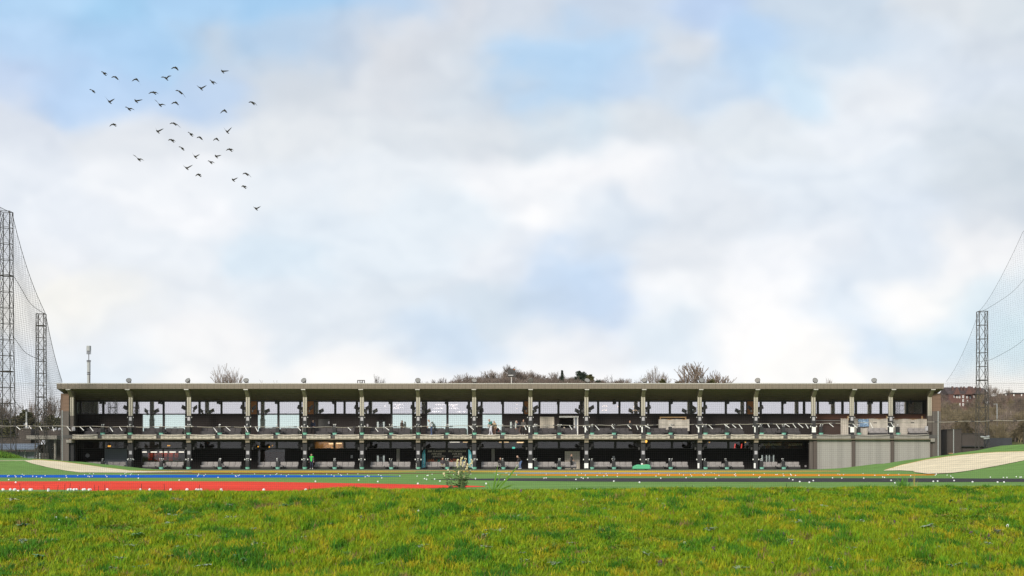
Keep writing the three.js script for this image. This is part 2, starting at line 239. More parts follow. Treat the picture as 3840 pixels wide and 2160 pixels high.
strip('maroon_target', 'thin maroon turf band in front of the bays at left', T(0.26, 0.085, 0.07), 0.014, [[500, 1774.6], [700, 1774], [1300, 1773.8], [1850, 1774.6]], [[500, 1776], [700, 1778], [1300, 1778], [1850, 1775.6]], 40, 3);
strip('yellow_target', 'thin yellow turf band in front of the bays at left', T(0.88, 0.52, 0.035), 0.014, [[480, 1768.4], [800, 1768], [1300, 1768.6], [1560, 1769.5]], [[480, 1771], [800, 1772], [1300, 1772], [1560, 1770.2]], 40, 3);
strip('yellow_target', 'thin yellow turf band in front of the bays at centre', T(0.88, 0.52, 0.035), 0.014, [[1700, 1768.8], [2000, 1768], [2400, 1767.8], [2800, 1768.6], [3150, 1769.6]], [[1700, 1770.4], [2000, 1771.6], [2400, 1771.6], [2800, 1770.8], [3150, 1770.4]], 40, 3);
strip('ochre_border', 'thin ochre turf border along the foot of the bays', T(0.55, 0.33, 0.13), 0.016, [[480, 1764.8], [1900, 1764.4], [3150, 1765]], [[480, 1768], [1900, 1767.6], [3150, 1768]], 30, 3);
strip('lilac_target', 'thin pale lilac turf band at centre', T(0.45, 0.42, 0.48), 0.014, [[1850, 1773.8], [2000, 1773], [2400, 1773], [2760, 1774]], [[1850, 1774.6], [2000, 1776.8], [2400, 1777], [2760, 1775]], 40, 3);

// ---------------------------------------------------------------- the two-storey driving range building
const DF = 157.3, DC = 158.6, DE = 158.2, DW = 163.4, DR = 170;
const cols = [268, 489, 708, 929, 1143, 1357, 1568, 1778, 1989, 2199, 2412, 2624, 2835, 3051, 3195, 3341, 3488];
const cx = i => X(cols[i], DC);
const y2 = 4.02, ceil1 = 3.5, winLo = [2.49, 3.37], winUp = [6.57, 8.08];
const bld = thing('driving_range_building', 'long two storey driving range building with overhanging tan roof and open hitting bays', 'building', [0, 0, -158]);
const xL = X(212, DF), xR = X(3540, DF), wl0 = -51.55, wl1 = -51.3, wr0 = 48.72, wr1 = 48.97;
const roofTop = Y(1438, DF), fasciaBot = Y(1458, DF), soffBack = Y(1503, DW);
// roof: a slab that tilts up to the front
function prism(pts, x0, x1) { // profile in (D, y) swept along x, uv in metres
  const s = new THREE.Shape(pts.map(([d, y]) => new THREE.Vector2(d, y))), g = new THREE.ExtrudeGeometry(s, { depth: x1 - x0, bevelEnabled: false });
  g.applyMatrix4(new THREE.Matrix4().set(0, 0, 1, x0, 0, 1, 0, 0, -1, 0, 0, 158, 0, 0, 0, 1)); return g;
}
local(bld, 'roof', prism([[DF + 0.08, fasciaBot + 0.1], [DR + 3, soffBack + 0.32], [DR + 3, soffBack + 0.9], [DF + 0.08, roofTop - 0.03]], xL + 0.03, xR - 0.03), mat.concrete);
for (let i = -1; i < 17; i++) {
  const a = i < 0 ? xL : cx(i), b = i > 15 ? xR : cx(i + 1), g = 0.006;
  BX(bld, 'fascia_panel', mat.fascia, a + g, b - g, fasciaBot, roofTop - 0.06, DF, DF + 0.08);
  BX(bld, 'gutter', mat.trim, a + g, b - g, roofTop - 0.06, roofTop + 0.02, DF - 0.03, DF + 0.12);
  const s = local(bld, 'soffit_panel', prism([[DF + 0.08, fasciaBot + 0.02], [DW + 0.2, soffBack], [DW + 0.2, soffBack + 0.05], [DF + 0.08, fasciaBot + 0.07]], a + g, b - g), mat.soffit);
}
// back walls, floors, ceilings, end walls
BX(bld, 'deck', mat.floorUp, wl1, wr0, 3.62, y2, DE + 0.12, DW + 0.3);
BX(bld, 'deck_underside', mat.soffit, wl1, wr0, 3.5, 3.616, DE + 0.3, DW + 0.1);
BX(bld, 'ground_slab', mat.floorUp, wl0, wr1, -0.2, 0.09, DE, DR);
for (const [a, b] of [[wl0, wl1], [wr0, wr1]]) { BX(bld, 'end_wall', mat.endwall, a, b, -0.3, 8.45, DC + 0.2, DR); }
for (const [a, b] of [[wl0 - 0.004, -50.62], [48.02, wr1 + 0.004]]) { BX(bld, 'end_pier', mat.endwall, a, b, -0.3, 6.7, DC - 0.25, DC + 0.19); BX(bld, 'end_boarding', mat.endboard, a, b, 6.704, 8.75, DC - 0.2, DC + 0.19); }
BX(bld, 'rear_wall', mat.room, wl1, wr0, y2, 8.2, DR - 0.3, DR);
BX(bld, 'rear_wall', mat.room, wl1, wr0, 0.09, y2, DR - 0.3, DR);
BX(bld, 'upper_ceiling', mat.room, wl1, wr0, 8.14, 8.26, DW + 0.22, DR);
BX(bld, 'room_floor', mat.floorUp, wl1, wr0, 3.6, y2 - 0.004, DW + 0.302, DR - 0.31);
// window sill and head beams on both storeys
BX(bld, 'wall_head', mat.frame, wl1, wr0, winUp[1], 8.3, DW - 0.05, DW + 0.18);
BX(bld, 'wall_head', mat.frame, wl1, wr0, winLo[1], 3.5, DW - 0.05, DW + 0.18);
// boards: one geometry of horizontal boards with open joints per piece of wall
function boards(x0, x1, y0, y1, step, depth) {
  const l = [], n = Math.max(1, Math.round((y1 - y0) / step)), h = (y1 - y0) / n;
  for (let k = 0; k < n; k++) { const g = boxGeo(x1 - x0, h - 0.02, depth).clone(); g.translate(0, (k + 0.5) * h, 0); l.push(g); }
  return mergeGeometries(l);
}
function clad(px0, px1, y0, y1, m) { const x0 = X(px0, DW), x1 = X(px1, DW); part(bld, 'cladding', boards(x0, x1, y0, y1, 0.2, 0.05), m, (x0 + x1) / 2, y0, -(DW + 0.02)); BX(bld, 'wall_core', mat.frame, x0, x1, y0, y1, DW + 0.046, DW + 0.16); }
function window_(px0, px1, y0, y1, glass, name = 'window') {  // frame with its pane as a sub-part
  const x0 = X(px0, DW), x1 = X(px1, DW), t = 0.07, g = [];
  for (const [a, b, c, d] of [[x0, x1, y0, y0 + t], [x0, x1, y1 - t, y1], [x0, x0 + t, y0 + t, y1 - t], [x1 - t, x1, y0 + t, y1 - t]]) { const k = boxGeo(b - a, d - c, 0.12).clone(); k.translate((a + b) / 2 - (x0 + x1) / 2, (c + d) / 2 - (y0 + y1) / 2, 0); g.push(k); }
  const f = part(bld, name, mergeGeometries(g), mat.frame, (x0 + x1) / 2, (y0 + y1) / 2, -(DW + 0.03));
  local(f, 'pane', boxGeo(x1 - x0 - 2 * t, y1 - y0 - 2 * t, 0.004), glass, [0, 0, -0.02]); return f;
}
const solid = (px0, px1, y0, y1, m, name = 'wall_panel', d0 = DW, d1 = DW + 0.12) => BX(bld, name, m, X(px0, DW), X(px1, DW), y0, y1, d0, d1);
const yp = py => Y(py, DW);
// upper strip of windows: [edges of panes], pieces of orange wall
const upW = [[[287, 300, 385], [389, 478]], [[515, 612], [615, 697]], [[750, 829], [832, 910]], [[965, 1042], [1046, 1124]], [[1178, 1255], [1259, 1290], [1294, 1336]], [[1390, 1466], [1470, 1547]], [[1600, 1676], [1680, 1756]], [[1808, 1884], [1888, 1963]], [[2025, 2092], [2096, 2176]], [[2245, 2321], [2325, 2401], [2405, 2411]], [[2434, 2510], [2514, 2590]], [[2644, 2720], [2724, 2800]], [[2855, 2932], [2936, 3013]], [[3069, 3157]], [[3212, 3301]], [[3356, 3400], [3404, 3460]]];
const orangeUp = { 3: [940, 963], 4: [1152, 1176], 7: [1965, 1981], 11: [2802, 2826] };
const lowGlass = { 1: [[533, 612], [616, 696]], 3: [[965, 1042], [1046, 1124]], 5: [[1470, 1547]], 6: [[1600, 1676], [1680, 1756]], 7: [[1808, 1884]] };
for (let b = 0; b < 16; b++) {
  const p0 = cols[b] + (b ? 4 : 0), p1 = cols[b + 1] - 4;
  let cur = b ? cols[b] : 284; const end = b < 15 ? cols[b + 1] : 3470;
  for (let w of upW[b]) { if (w.length === 3) { window_(w[0], w[1], ...winUp, mat.glassMint); w = [w[1] + 4, w[2]]; solid(cur, 287, ...winUp, mat.frame); cur = 300; }
    const og = orangeUp[b]; if (og && og[0] >= cur - 12 && og[1] <= w[0] + 1) { if (og[0] > cur) solid(cur, og[0], ...winUp, mat.frame, 'mullion'); solid(Math.max(cur, og[0]), og[1], ...winUp, mat.orange, 'orange_wall_panel'); cur = og[1]; }
    if (w[0] > cur + 14) { window_(cur + 6, w[0] - 4, winUp[0], winUp[1], mat.glassUp); solid(cur, cur + 6, ...winUp, mat.frame, 'mullion'); solid(w[0] - 4, w[0], ...winUp, mat.frame, 'mullion'); } else if (w[0] > cur) solid(cur, w[0], ...winUp, mat.frame, 'mullion');
    window_(w[0], w[1], ...winUp, mat.glassUp); cur = w[1]; }
  const og = orangeUp[b]; if (og && og[0] >= cur - 2) { solid(cur, og[0] + 1, ...winUp, mat.frame, 'mullion'); solid(og[0] + 1, og[1], ...winUp, mat.orange, 'orange_wall_panel'); cur = og[1]; }
  if (end - cur > 16) { solid(cur, cur + 5, ...winUp, mat.frame, 'mullion'); window_(cur + 5, end - 6, ...winUp, mat.glassUp); solid(end - 6, end, ...winUp, mat.frame, 'mullion'); } else solid(cur, end, ...winUp, mat.frame, 'mullion');
  // dark sensor box under the window head, mid-bay
  const mid = (cols[b] + cols[b + 1]) / 2; BX(bld, 'sensor_box', mat.black, X(mid - 5, DW - 0.6), X(mid + 5, DW - 0.6), 7.75, 8.05, DW - 0.75, DW - 0.45); bar(bld, 'sensor_bracket', mat.black, V3(X(mid, DW - 0.6), 8.05, -(DW - 0.6)), V3(X(mid, DW - 0.6), 8.36, -(DW - 0.6)), 0.03);
  // upper storey, below the windows
  const top = winUp[0] - 0.003, seg = lowGlass[b] || []; let c2 = b ? cols[b] : 284; const y0 = y2 + 0.004;
  if (b < 13 && b !== 8 && b !== 4 && b !== 5 && b !== 7) {
    for (const [a, e] of seg) { if (a > c2 + 5) clad(c2, a, y0, top, mat.boardUp); else if (a > c2) solid(c2, a, y0, top, mat.frame, 'mullion'); window_(a, e, y0, top, mat.glassMint); c2 = e; }
    clad(c2, end, y0, top, mat.boardUp);
  }
}
// bay 5 (index 4): boards with a dark recess; bay 6: doors and a glass half; bay 8: glass and doors; bay 9: boarded up
{ const y0 = y2 + 0.004, t = winUp[0] - 0.003;
  clad(1143, 1192, y0, t, mat.boardUp); clad(1236, 1357, y0, t, mat.boardUp); solid(1192, 1236, yp(1570), t, mat.boardUp); solid(1192, 1236, y0, yp(1570), mat.dark, 'door', DW + 0.1, DW + 0.16);
  clad(1357, 1410, y0, t, mat.boardUp); solid(1410, 1446, yp(1576), t, mat.boardUp); clad(1446, 1466, y0, t, mat.boardUp); solid(1466, 1470, y0, t, mat.frame, 'mullion'); window_(1470, 1547, y0, t, mat.glassMint); clad(1547, 1568, y0, t, mat.boardUp);
  solid(1778, 1808, y0, t, mat.boardUp); window_(1808, 1884, y0, t, mat.glassMint); clad(1884, 1910, y0, t, mat.boardUp); solid(1910, 1940, yp(1576), t, mat.boardUp); clad(1940, 1989, y0, t, mat.boardUp);
  clad(1989, 2025, y0, t, mat.boardUp); solid(2025, 2078, yp(1616), yp(1563), mat.ply, 'plywood_board', DW - 0.04, DW); clad(2025, 2078, y0, t, mat.boardUp); solid(2078, 2097, y0, t, mat.boardUp); solid(2097, 2170, yp(1566), yp(1560), mat.white, 'white_door_head', DW - 0.03, DW + 0.1); solid(2152, 2155, y0, yp(1566), mat.white, 'white_door_jamb'); solid(2155, 2164, y0 + 0.5, yp(1568), mat.slate, 'door_leaf'); solid(2164, 2168, y0, yp(1566), mat.white, 'white_door_jamb'); solid(2097, 2170, yp(1560), t, mat.boardUp); clad(2168, 2199, y0, t, mat.boardUp);
  bar(bld, 'timber_prop', mat.ply, at(2115, 1602, DW - 0.3), at(2130, 1616, DW - 0.3), 0.05); bar(bld, 'timber_prop', mat.ply, at(2112, 1616, DW - 0.3), at(2115, 1602, DW - 0.3), 0.05);
}
function doors(px0, px1, y0, y1, gm, parentName = 'door') { // a pair of dark doors, each with a tall glass slit and a pull bar
  const mid = (px0 + px1) / 2;
  for (const [a, b, s] of [[px0, mid, 1], [mid, px1, -1]]) {
    const d = BX(bld, parentName, mat.panel, X(a, DW) + 0.01, X(b, DW) - 0.01, y0, y1 - 0.01, DW + 0.04, DW + 0.1), w = X(b, DW) - X(a, DW), h = y1 - y0;
    local(d, 'glass_slit', boxGeo(w * 0.36, h * 0.78, 0.02), gm, [-s * w * 0.12, 0.02, 0.035]); local(d, 'handle', cylUnit, mat.steel, [s * w * 0.32, 0, 0.09], [0, 0, 0], [0.022, h * 0.62, 0.022]);
  }
}
const slit = P(0.75, 0.80, 0.72, 0.1, { metalness: 0.5 });
doors(1410, 1446, y2 + 0.004, yp(1576), slit); doors(1910, 1940, y2 + 0.004, yp(1576), slit);
// three narrower bays at the right end: brown beam and hanging sheets
for (let b = 13; b < 16; b++) {
  solid(cols[b], (b === 15 ? 3470 : cols[b + 1]), yp(1572), winUp[0] - 0.003, mat.beam, 'brown_beam'); solid(cols[b], (b === 15 ? 3470 : cols[b + 1]), y2 + 0.004, yp(1572) - 0.003, M(0.06, 0.035, 0.028, 0.8, { map: plankMap }), 'brown_wall');
}
for (const [a, b] of [[3176, 3184], [3322, 3330], [3454, 3459]]) solid(a, b, yp(1577), yp(1560), mat.timber, 'timber_block', DW - 0.2, DW - 0.06);
BX(bld, 'handrail', mat.galv, X(3058, DW - 1), X(3150, DW - 1), Y(1578, DW - 1), Y(1577, DW - 1), DW - 1, DW - 0.96);
// ground storey
const gBot = 0.094;
for (let b = 0; b < 13; b++) {
  const a = b ? cols[b] : 286, e = cols[b + 1], m = (a + e) / 2;
  const L = a + 28, R = e - 22, mid = [, , , , 1255][b] || m + 2;
  solid(a, L - 2, winLo[0], winLo[1] - 0.003, mat.frame, 'mullion'); 
  if (b === 4) { window_(1160, 1173, winLo[0], winLo[1] - 0.003, mat.glassLow); window_(1176, 1252, winLo[0], winLo[1] - 0.003, mat.glassLow); window_(1256, 1290, winLo[0], winLo[1] - 0.003, mat.glassLow); window_(1293, 1334, winLo[0], winLo[1] - 0.003, mat.glassLow); solid(1334, e, winLo[0], winLo[1] - 0.003, mat.frame, 'mullion'); for (const k of [1173, 1252, 1290]) solid(k, k + 3.5, winLo[0], winLo[1] - 0.003, mat.frame, 'mullion'); }
  else { window_(L - 2, mid - 2, winLo[0], winLo[1] - 0.003, mat.glassLow); solid(mid - 2, mid + 2, winLo[0], winLo[1] - 0.003, mat.frame, 'mullion'); window_(mid + 2, R, winLo[0], winLo[1] - 0.003, mat.glassLow); solid(R, e, winLo[0], winLo[1] - 0.003, mat.frame, 'mullion'); }
}
const gTop = winLo[0] - 0.003;
const low = (a, e) => clad(a, e, gBot, gTop, mat.boardLowShaded);
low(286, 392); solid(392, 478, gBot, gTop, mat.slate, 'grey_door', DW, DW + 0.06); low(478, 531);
window_(531, 612, yp(1738), gTop, mat.glassLow); window_(612, 696, yp(1738), gTop, mat.glassLow); clad(531, 696, gBot, yp(1738) - 0.003, mat.boardLowShaded); low(696, 966);
window_(966, 1070, yp(1736), gTop, mat.glassLow); clad(966, 1070, gBot, yp(1736) - 0.003, mat.boardLowShaded); low(1070, 1410); solid(1410, 1446, yp(1703), gTop, mat.boardLowShaded); low(1446, 1594);
doors(1410, 1446, gBot, yp(1703), slit); low(1757, 2118); solid(2174, 2853, gBot, gTop, mat.frame, 'wall_core', DW + 0.06, DW + 0.16); part(bld, 'cladding', boards(X(2174, DW), X(2500, DW), gBot, gTop, 0.2, 0.05), mat.boardLowShaded, (X(2174, DW) + X(2500, DW)) / 2, gBot, -(DW + 0.02)); part(bld, 'cladding', boards(X(2500, DW), X(2853, DW), gBot, gTop, 0.2, 0.05), mat.boardLowShaded, (X(2500, DW) + X(2853, DW)) / 2, gBot, -(DW + 0.02));
solid(2118, 2174, gBot, yp(1692), mat.ply, 'plywood_door', DW - 0.02, DW + 0.04); solid(2118, 2174, yp(1692), gTop, mat.boardLowShaded);
solid(2853, 2906, yp(1701), gTop, mat.boardLowShaded); doors(2853, 2880, gBot, yp(1701), slit); doors(2880, 2906, gBot, yp(1701), slit); low(2906, 3051);
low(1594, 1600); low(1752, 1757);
for (const p of [1493, 1849]) BX(bld, 'pale_duct', mat.concrete, X(p - 6, DW - 0.2), X(p + 6, DW - 0.2), 0.9, gTop, DW - 0.3, DW - 0.005);
// roller shutters in the right three bays
const shutG = new Map();
for (let b = 13; b < 16; b++) {
  const a = X(cols[b] + 12, DC), e = X(cols[b + 1] - (b === 15 ? -1 : 1), DC), n = 44, y0 = -0.05, y1 = 3.58, h = (y1 - y0) / n, l = [];
  for (let k = 0; k < n; k++) { const g = boxGeo(e - a, h - 0.008, 0.03).clone(); g.rotateX(0.12); g.translate(0, y0 + (k + 0.5) * h, 0); l.push(g); }
  part(bld, 'roller_shutter', mergeGeometries(l), mat.shutter, (a + e) / 2, 0, -(DC + 0.1)); BX(bld, 'shutter_backing', mat.dark, a, e, y0, y1, DC + 0.14, DC + 0.18);
  BX(bld, 'brown_post', mat.brownPost, X(cols[b] - 1, DC), X(cols[b] + 11.5, DC), -0.1, 3.6, DC - 0.12, DC + 0.3);
}
BX(bld, 'brown_post', mat.brownPost, X(3490, DC), X(3503, DC), -0.1, 3.6, DC - 0.12, DC + 0.3);
// deck edge beams in half-bay lengths, with a rolled catch net lying on each
const rollGeo = new Map();
for (let b = 0; b < 16; b++) {
  const n = b < 13 ? 2 : 1;
  for (let k = 0; k < n; k++) {
    const a = lerp(cx(b), cx(b + 1), k / n) + 0.26, e = lerp(cx(b), cx(b + 1), (k + 1) / n) - 0.26;
    BX(bld, 'edge_beam', b < 13 ? mat.edge : mat.concrete, a, e, 3.58, 3.94, DE - 0.1, DE + 0.12);
    BX(bld, 'edge_soffit', mat.bracket, a - 0.26, e + 0.26, 3.48, 3.574, DE - 0.06, DE + 0.3);
    { const l = [], dr = 0.05 + hash(b, k, 1) * 0.1, f = u => V3(lerp(a, e, u), 3.92 - 4 * u * (1 - u) * dr, -(DE - 0.13) + 158); for (let q = 0; q < 10; q++) l.push([f(q / 10), f((q + 1) / 10), 0.018, 0.018, 4]); local(bld, 'cable', tubeGeo(l), mat.dark); }
    const r = rng(b * 7 + k), pts = []; for (let q = 0; q <= 8; q++) pts.push(V3(lerp(a, e, q / 8), 4.02 + (r() - 0.5) * 0.05 - Math.sin(q / 8 * Math.PI) * 0.03, -(DE - 0.02)));
    local(bld, 'rolled_net', new THREE.TubeGeometry(new THREE.CatmullRomCurve3(pts), 16, 0.055, 5), b < 13 ? mat.edge : mat.concrete, [0, 0, 158]);
  }
}
// columns: upper twin posts with bracket, dark casing with paper notice and small speakers, lower casing
const speakerG = rbox(0.11, 0.15, 0.12, 0.02);
const postH = [6.2, 8.42], bracketG = prism([[DF + 0.1, fasciaBot - 0.09], [DC + 0.02, 8.32], [DC + 0.42, 8.32], [DC + 0.42, 8.95], [DF + 0.1, fasciaBot + 0.02]], -0.2, 0.2);
for (let i = 0; i < 17; i++) {
  const x = cx(i), last = i === 0 || i === 16;
  const c = BX(bld, 'column', mat.panel, x - 0.26, x + 0.26, last ? 4.4 : y2 + 0.01, 6.2, DC, DC + 0.4);
  if (last) c.material = mat.endwall;
  for (const s of [-1, 1]) { BX(c, 'post', mat.post, x + s * 0.125 - 0.095, x + s * 0.125 + 0.095, ...postH, DC + 0.03, DC + 0.36); }
  BX(c, 'core', mat.dark, x - 0.028, x + 0.028, postH[0], postH[1], DC + 0.1, DC + 0.3);
  const br = local(bld, 'bracket', bracketG, mat.bracket, [x, 0, 0]); BX(bld, 'bracket_cap', mat.trim, x - 0.25, x + 0.25, fasciaBot - 0.13, fasciaBot - 0.02, DF + 0.02, DF + 0.12);
  if (!last) {
    BX(c, 'notice', mat.screen, x - 0.15, x + 0.15, 5.64, 6.05, DC - 0.025, DC);
    for (const s of [-1, 1]) { part(c, 'speaker', speakerG, mat.white, x + s * 0.33, 4.98, -(DC + 0.02)); part(c, 'speaker', speakerG, mat.white, x + s * 0.33, 6.02, -(DC + 0.05)).scale.setScalar(0.6); }
    BX(c, 'side_plate', mat.white, x + (i < 6 ? -0.24 : -0.2), x + (i < 6 ? -0.14 : -0.06), 4.3, 4.95, DC - 0.03, DC - 0.002);
    if (i > 12) BX(c, 'meter_cabinet', mat.white, x - 0.2, x + 0.24, 4.3, 4.9, DC - 0.09, DC - 0.032);
  } else BX(c, 'meter_cabinet', mat.screen, x + (i ? -0.6 : 0.1), x + (i ? -0.3 : 0.45), 4.5, 5.0, DC - 0.2, DC - 0.002);
  if (i < 13) {
    const l = BX(bld, 'lower_column', mat.panel, x - 0.25, x + 0.25, gBot, 3.12, DC + 0.05, DC + 0.45);
    BX(l, 'corbel', mat.bracket, x - 0.24, x + 0.24, 3.125, 3.575, DC - 0.2, DC + 0.42);
    if (i) { BX(l, 'notice', mat.screen, x - 0.16, x + 0.16, 1.78, 2.18, DC + 0.02, DC + 0.048); for (const s of [-1, 1]) part(l, 'speaker', speakerG, mat.white, x + s * 0.33, 1.2, -(DC + 0.06));
      const wide = i > 7 ? 0.24 : 0.1; BX(l, 'side_plate', mat.white, x - 0.24, x - 0.24 + (i > 9 ? 0.2 : wide * 1.9), 0.2, 0.78, DC + 0.018, DC + 0.047); }
  }
}
BX(bld, 'lower_column', mat.endwall, X(3036, DC), X(3049, DC), gBot, 3.56, DC + 0.05, DC + 0.5);
// end brackets of the deck and pale poles at both ends
BX(bld, 'deck_bracket', mat.concrete, X(252, DC), X(272, DC), 3.1, 3.44, DE, DE + 0.5); BX(bld, 'deck_bracket', mat.concrete, X(3486, DC), X(3500, DC), 3.2, 3.6, DE - 0.16, DC - 0.14);
for (const [p, t, b, l] of [[233.5, 1541, 1730, 'thin pale pole against the left end wall of the long building'], [3518, 1544, 1722, 'thin pale pole against the right end wall of the long building'], [3576, 1612, 1708, 'thin pale pole before the dark low annex right of the building']]) {
  const D = 156.5, q = thing('pole', l, 'pole', [X(p, D), 0, -D]); const m = local(q, 'shaft', cyl12, mat.galv, [0, Y(t, D) / 2 - 0.3, 0], [0, 0, 0], [0.055, Y(t, D) + 0.6, 0.055]); local(q, 'cap', new THREE.SphereGeometry(0.075, 8, 6), mat.galv, [0, Y(t, D), 0]);
}
// partitions and lamps in the rooms
for (let i = 1; i < 16; i++) { const x = X(cols[i], DW + 0.5); BX(bld, 'partition', mat.room, x - 0.05, x + 0.05, y2 + 0.004, 8.13, DW + 0.35, DR - 0.32); if (i < 14) BX(bld, 'partition', mat.room, x - 0.05, x + 0.05, 0.1, 3.48, DW + 0.35, DR - 0.32); }
BX(bld, 'room_wall', mat.roomWarm, X(1180, 166), X(1288, 166), 0.1, 3.44, 166.4, 166.5);
function ceilLamp(px, py, D, w, m, lightHex) { const p = at(px, py, D); const l = BX(bld, 'strip_lamp', m, p.x - w / 2, p.x + w / 2, p.y - 0.09, p.y + 0.03, D - 0.1, D + 0.1); return l; }
for (const [px, py] of [[1494, 1516], [1494, 1529], [1650, 1517], [1700, 1517], [1645, 1530], [1702, 1530], [1637, 1543], [1727, 1543]]) ceilLamp(px, py, 166.6, 1.15, lampHall);
for (const [px, py] of [[1444, 1521]]) ceilLamp(px, py, 166, 0.35, lampHall);
for (const [px, py, w] of [[2268, 1522, 0.65], [2267, 1537, 0.65], [2383, 1524, 0.6], [2381, 1538, 0.6], [1938, 1516, 0.18], [1938, 1530, 0.18]]) ceilLamp(px, py, 166.6, w, lampHallWarm);
for (const [px, py, w, m] of [[1243, 1663, 0.66, lampWarm], [1271, 1662, 0.62, lampWarm], [1705, 1656, 1.2, lampWhite], [1755, 1656, 1.2, lampWarm], [1877, 1656, 0.35, lampWarm], [1899, 1656, 0.6, lampWarm], [1952, 1658, 0.9, lampWarm]]) ceilLamp(px, py, 165.6, w, m);
for (const [px, w] of [[542, 0.5], [577, 0.7], [613, 0.9], [647, 0.7], [680, 0.6]]) ceilLamp(px, 1694, 163.9, w, lampWhite);
const bulb = new THREE.SphereGeometry(0.1, 10, 8);
for (const [px, py, D, s] of [[407, 1673, 164.5, 1], [413, 1673, 164.5, 1], [630, 1671, 164.5, 0.8], [636, 1671, 164.5, 0.7], [968, 1675, 164.5, 0.8], [1010, 1676, 164.5, 0.8], [1022, 1671, 164.5, 0.6], [2422, 1655, 162.6, 1.7], [2660, 1657, 164.5, 0.9], [2795, 1657, 164.5, 0.9], [2440, 1654, 164.5, 0.5], [1606, 1655, 164.5, 0.6]]) { const p = at(px, py, D); part(bld, 'amber_lamp', bulb, lampAmber, p.x, p.y, p.z).scale.setScalar(s); }
for (const p of [2755, 2780]) { const a = at(p - 1, 1683, 164.2), b = at(p + 2, 1664, 164.2); bar(bld, 'red_neon_tube', lampRed, a, b, 0.07); }
{ const p = at(1926, 1679, 162.9); BX(bld, 'exit_sign', lampGreen, p.x - 0.17, p.x + 0.17, p.y - 0.1, p.y + 0.1, 162.85, 162.92); }
for (const [x, y, z, c, k] of [[X(1235, 165), 2.9, -165, 0xffc98a, 5], [X(1700, 166), 7.6, -166, 0xfff4e2, 10], [X(1490, 166), 7.6, -166, 0xfff4e2, 8], [X(2320, 166), 7.6, -166, 0xffd9a8, 6], [X(612, 163.8), 2.3, -163.8, 0xfff4e8, 3]]) { const l = new THREE.PointLight(c, k); l.position.set(x, y, z); l.castShadow = true; l.shadow.radius = 8; l.name = 'room_light'; scene.add(l); }
// the red boards seen through the ground floor window of the second bay
{ const r = rng(5), red = M(0.78, 0.11, 0.06, 0.6), red2 = M(0.42, 0.08, 0.05, 0.6); let p = 535; while (p < 688) { const w = 8 + r() * 12, y1 = yp(1698 + r() * 2), ym = yp(1713 + r() * 4), y0 = yp(1724 + r() * 8); if (r() > 0.12) { BX(bld, 'red_locker', r() > 0.4 ? red : red2, X(p, 164.2), X(p + w, 164.2), ym + 0.03, y1, 164.1, 164.4); BX(bld, 'red_locker', r() > 0.5 ? red : red2, X(p, 164.2), X(p + w * 0.9, 164.2), y0, ym - 0.03, 164.1 + r() * 0.15, 164.45); } p += w + 2 + r() * 5; } }
solid(985, 1060, yp(1733), yp(1694), M(0.16, 0.055, 0.035, 0.7, { map: streak }), 'red_curtain', DW + 1, DW + 1.05);
// clock
{ const p = at(328, 1708, DW - 0.08), c = part(bld, 'wall_clock', cyl12, mat.screen, p.x, p.y, p.z); c.rotation.x = Math.PI / 2; c.scale.set(0.25, 0.05, 0.25); }
for (const [a, b, t, e, k] of [[1315, 1323, 1707, 1718, 0], [2297, 2305, 1710, 1720, 0], [1230, 1236, 1580, 1590, 0], [1376, 1381, 1590, 1600, 0], [2628, 2634, 1585, 1594, 0], [3017, 3024, 1745, 1751, 0], [2638, 2646, 1746, 1752, 0]]) solid(a, b, yp(e), yp(t), mat.screen, 'notice', DW - 0.05, DW - 0.012);

// printed posters and banners
function canvasTex(w, h, draw) { const c = document.createElement('canvas'); c.width = w; c.height = h; draw(c.getContext('2d'), w, h); const t = new THREE.CanvasTexture(c); t.colorSpace = THREE.SRGBColorSpace; t.magFilter = THREE.LinearFilter; return t; }
function print(parent, name, tex, x0, x1, y0, y1, D, backing = mat.black) { const b = BX(parent, name, backing, x0, x1, y0, y1, D, D + 0.03); const m = local(b, 'printed_face', new THREE.PlaneGeometry(x1 - x0 - 0.02, y1 - y0 - 0.02), new THREE.MeshStandardMaterial({ map: tex, roughness: 0.6 }), [0, 0, 0.019]); return b; }
function foodPoster(seed) { return canvasTex(512, 512, (g, w, h) => {
  const r = rng(seed); g.fillStyle = '#1a1514'; g.fillRect(0, 0, w, h); g.fillStyle = '#e9dcc6'; g.font = 'italic bold 66px sans-serif';
  g.fillText('BIG FLAVOURS', 20, 92); g.fillText('FOR BIG', 120, 164); g.fillText('APPETITES', 150, 236);
  const pal = ['#6b3a22', '#8f4a2a', '#a8562f', '#3c2a1e', '#7b6a2a', '#b9743c', '#5c4026', '#2f7f6b', '#c0563a'];
  for (let i = 0; i < 150; i++) { g.fillStyle = pal[Math.floor(r() * pal.length)]; g.beginPath(); g.ellipse(r() * w, 300 + r() * 200, 10 + r() * 34, 8 + r() * 22, r() * 3, 0, 7); g.fill(); }
  g.fillStyle = seed > 40 ? '#3f79a8' : '#2f9a7c'; g.beginPath(); g.ellipse(seed > 40 ? 420 : 300, 380, seed > 40 ? 70 : 34, 80, 0.2, 0, 7); g.fill();
}); }
solid(1600, 1752, gBot, gTop, mat.frame, 'wall_core', DW + 0.02, DW + 0.14);
{ const a = thing('food_poster', 'black poster BIG FLAVOURS FOR BIG APPETITES, left of the pair', 'poster', [X(1638, DW), 0.2, -DW]); print(a, 'board', foodPoster(21), X(1600, DW), X(1675, DW), yp(1752), gTop, DW - 0.03);
  const b = thing('food_poster', 'black poster BIG FLAVOURS FOR BIG APPETITES with blue disc, right of the pair', 'poster', [X(1714, DW), 0.2, -DW]); print(b, 'board', foodPoster(44), X(1677, DW), X(1752, DW), yp(1752), gTop, DW - 0.03); }
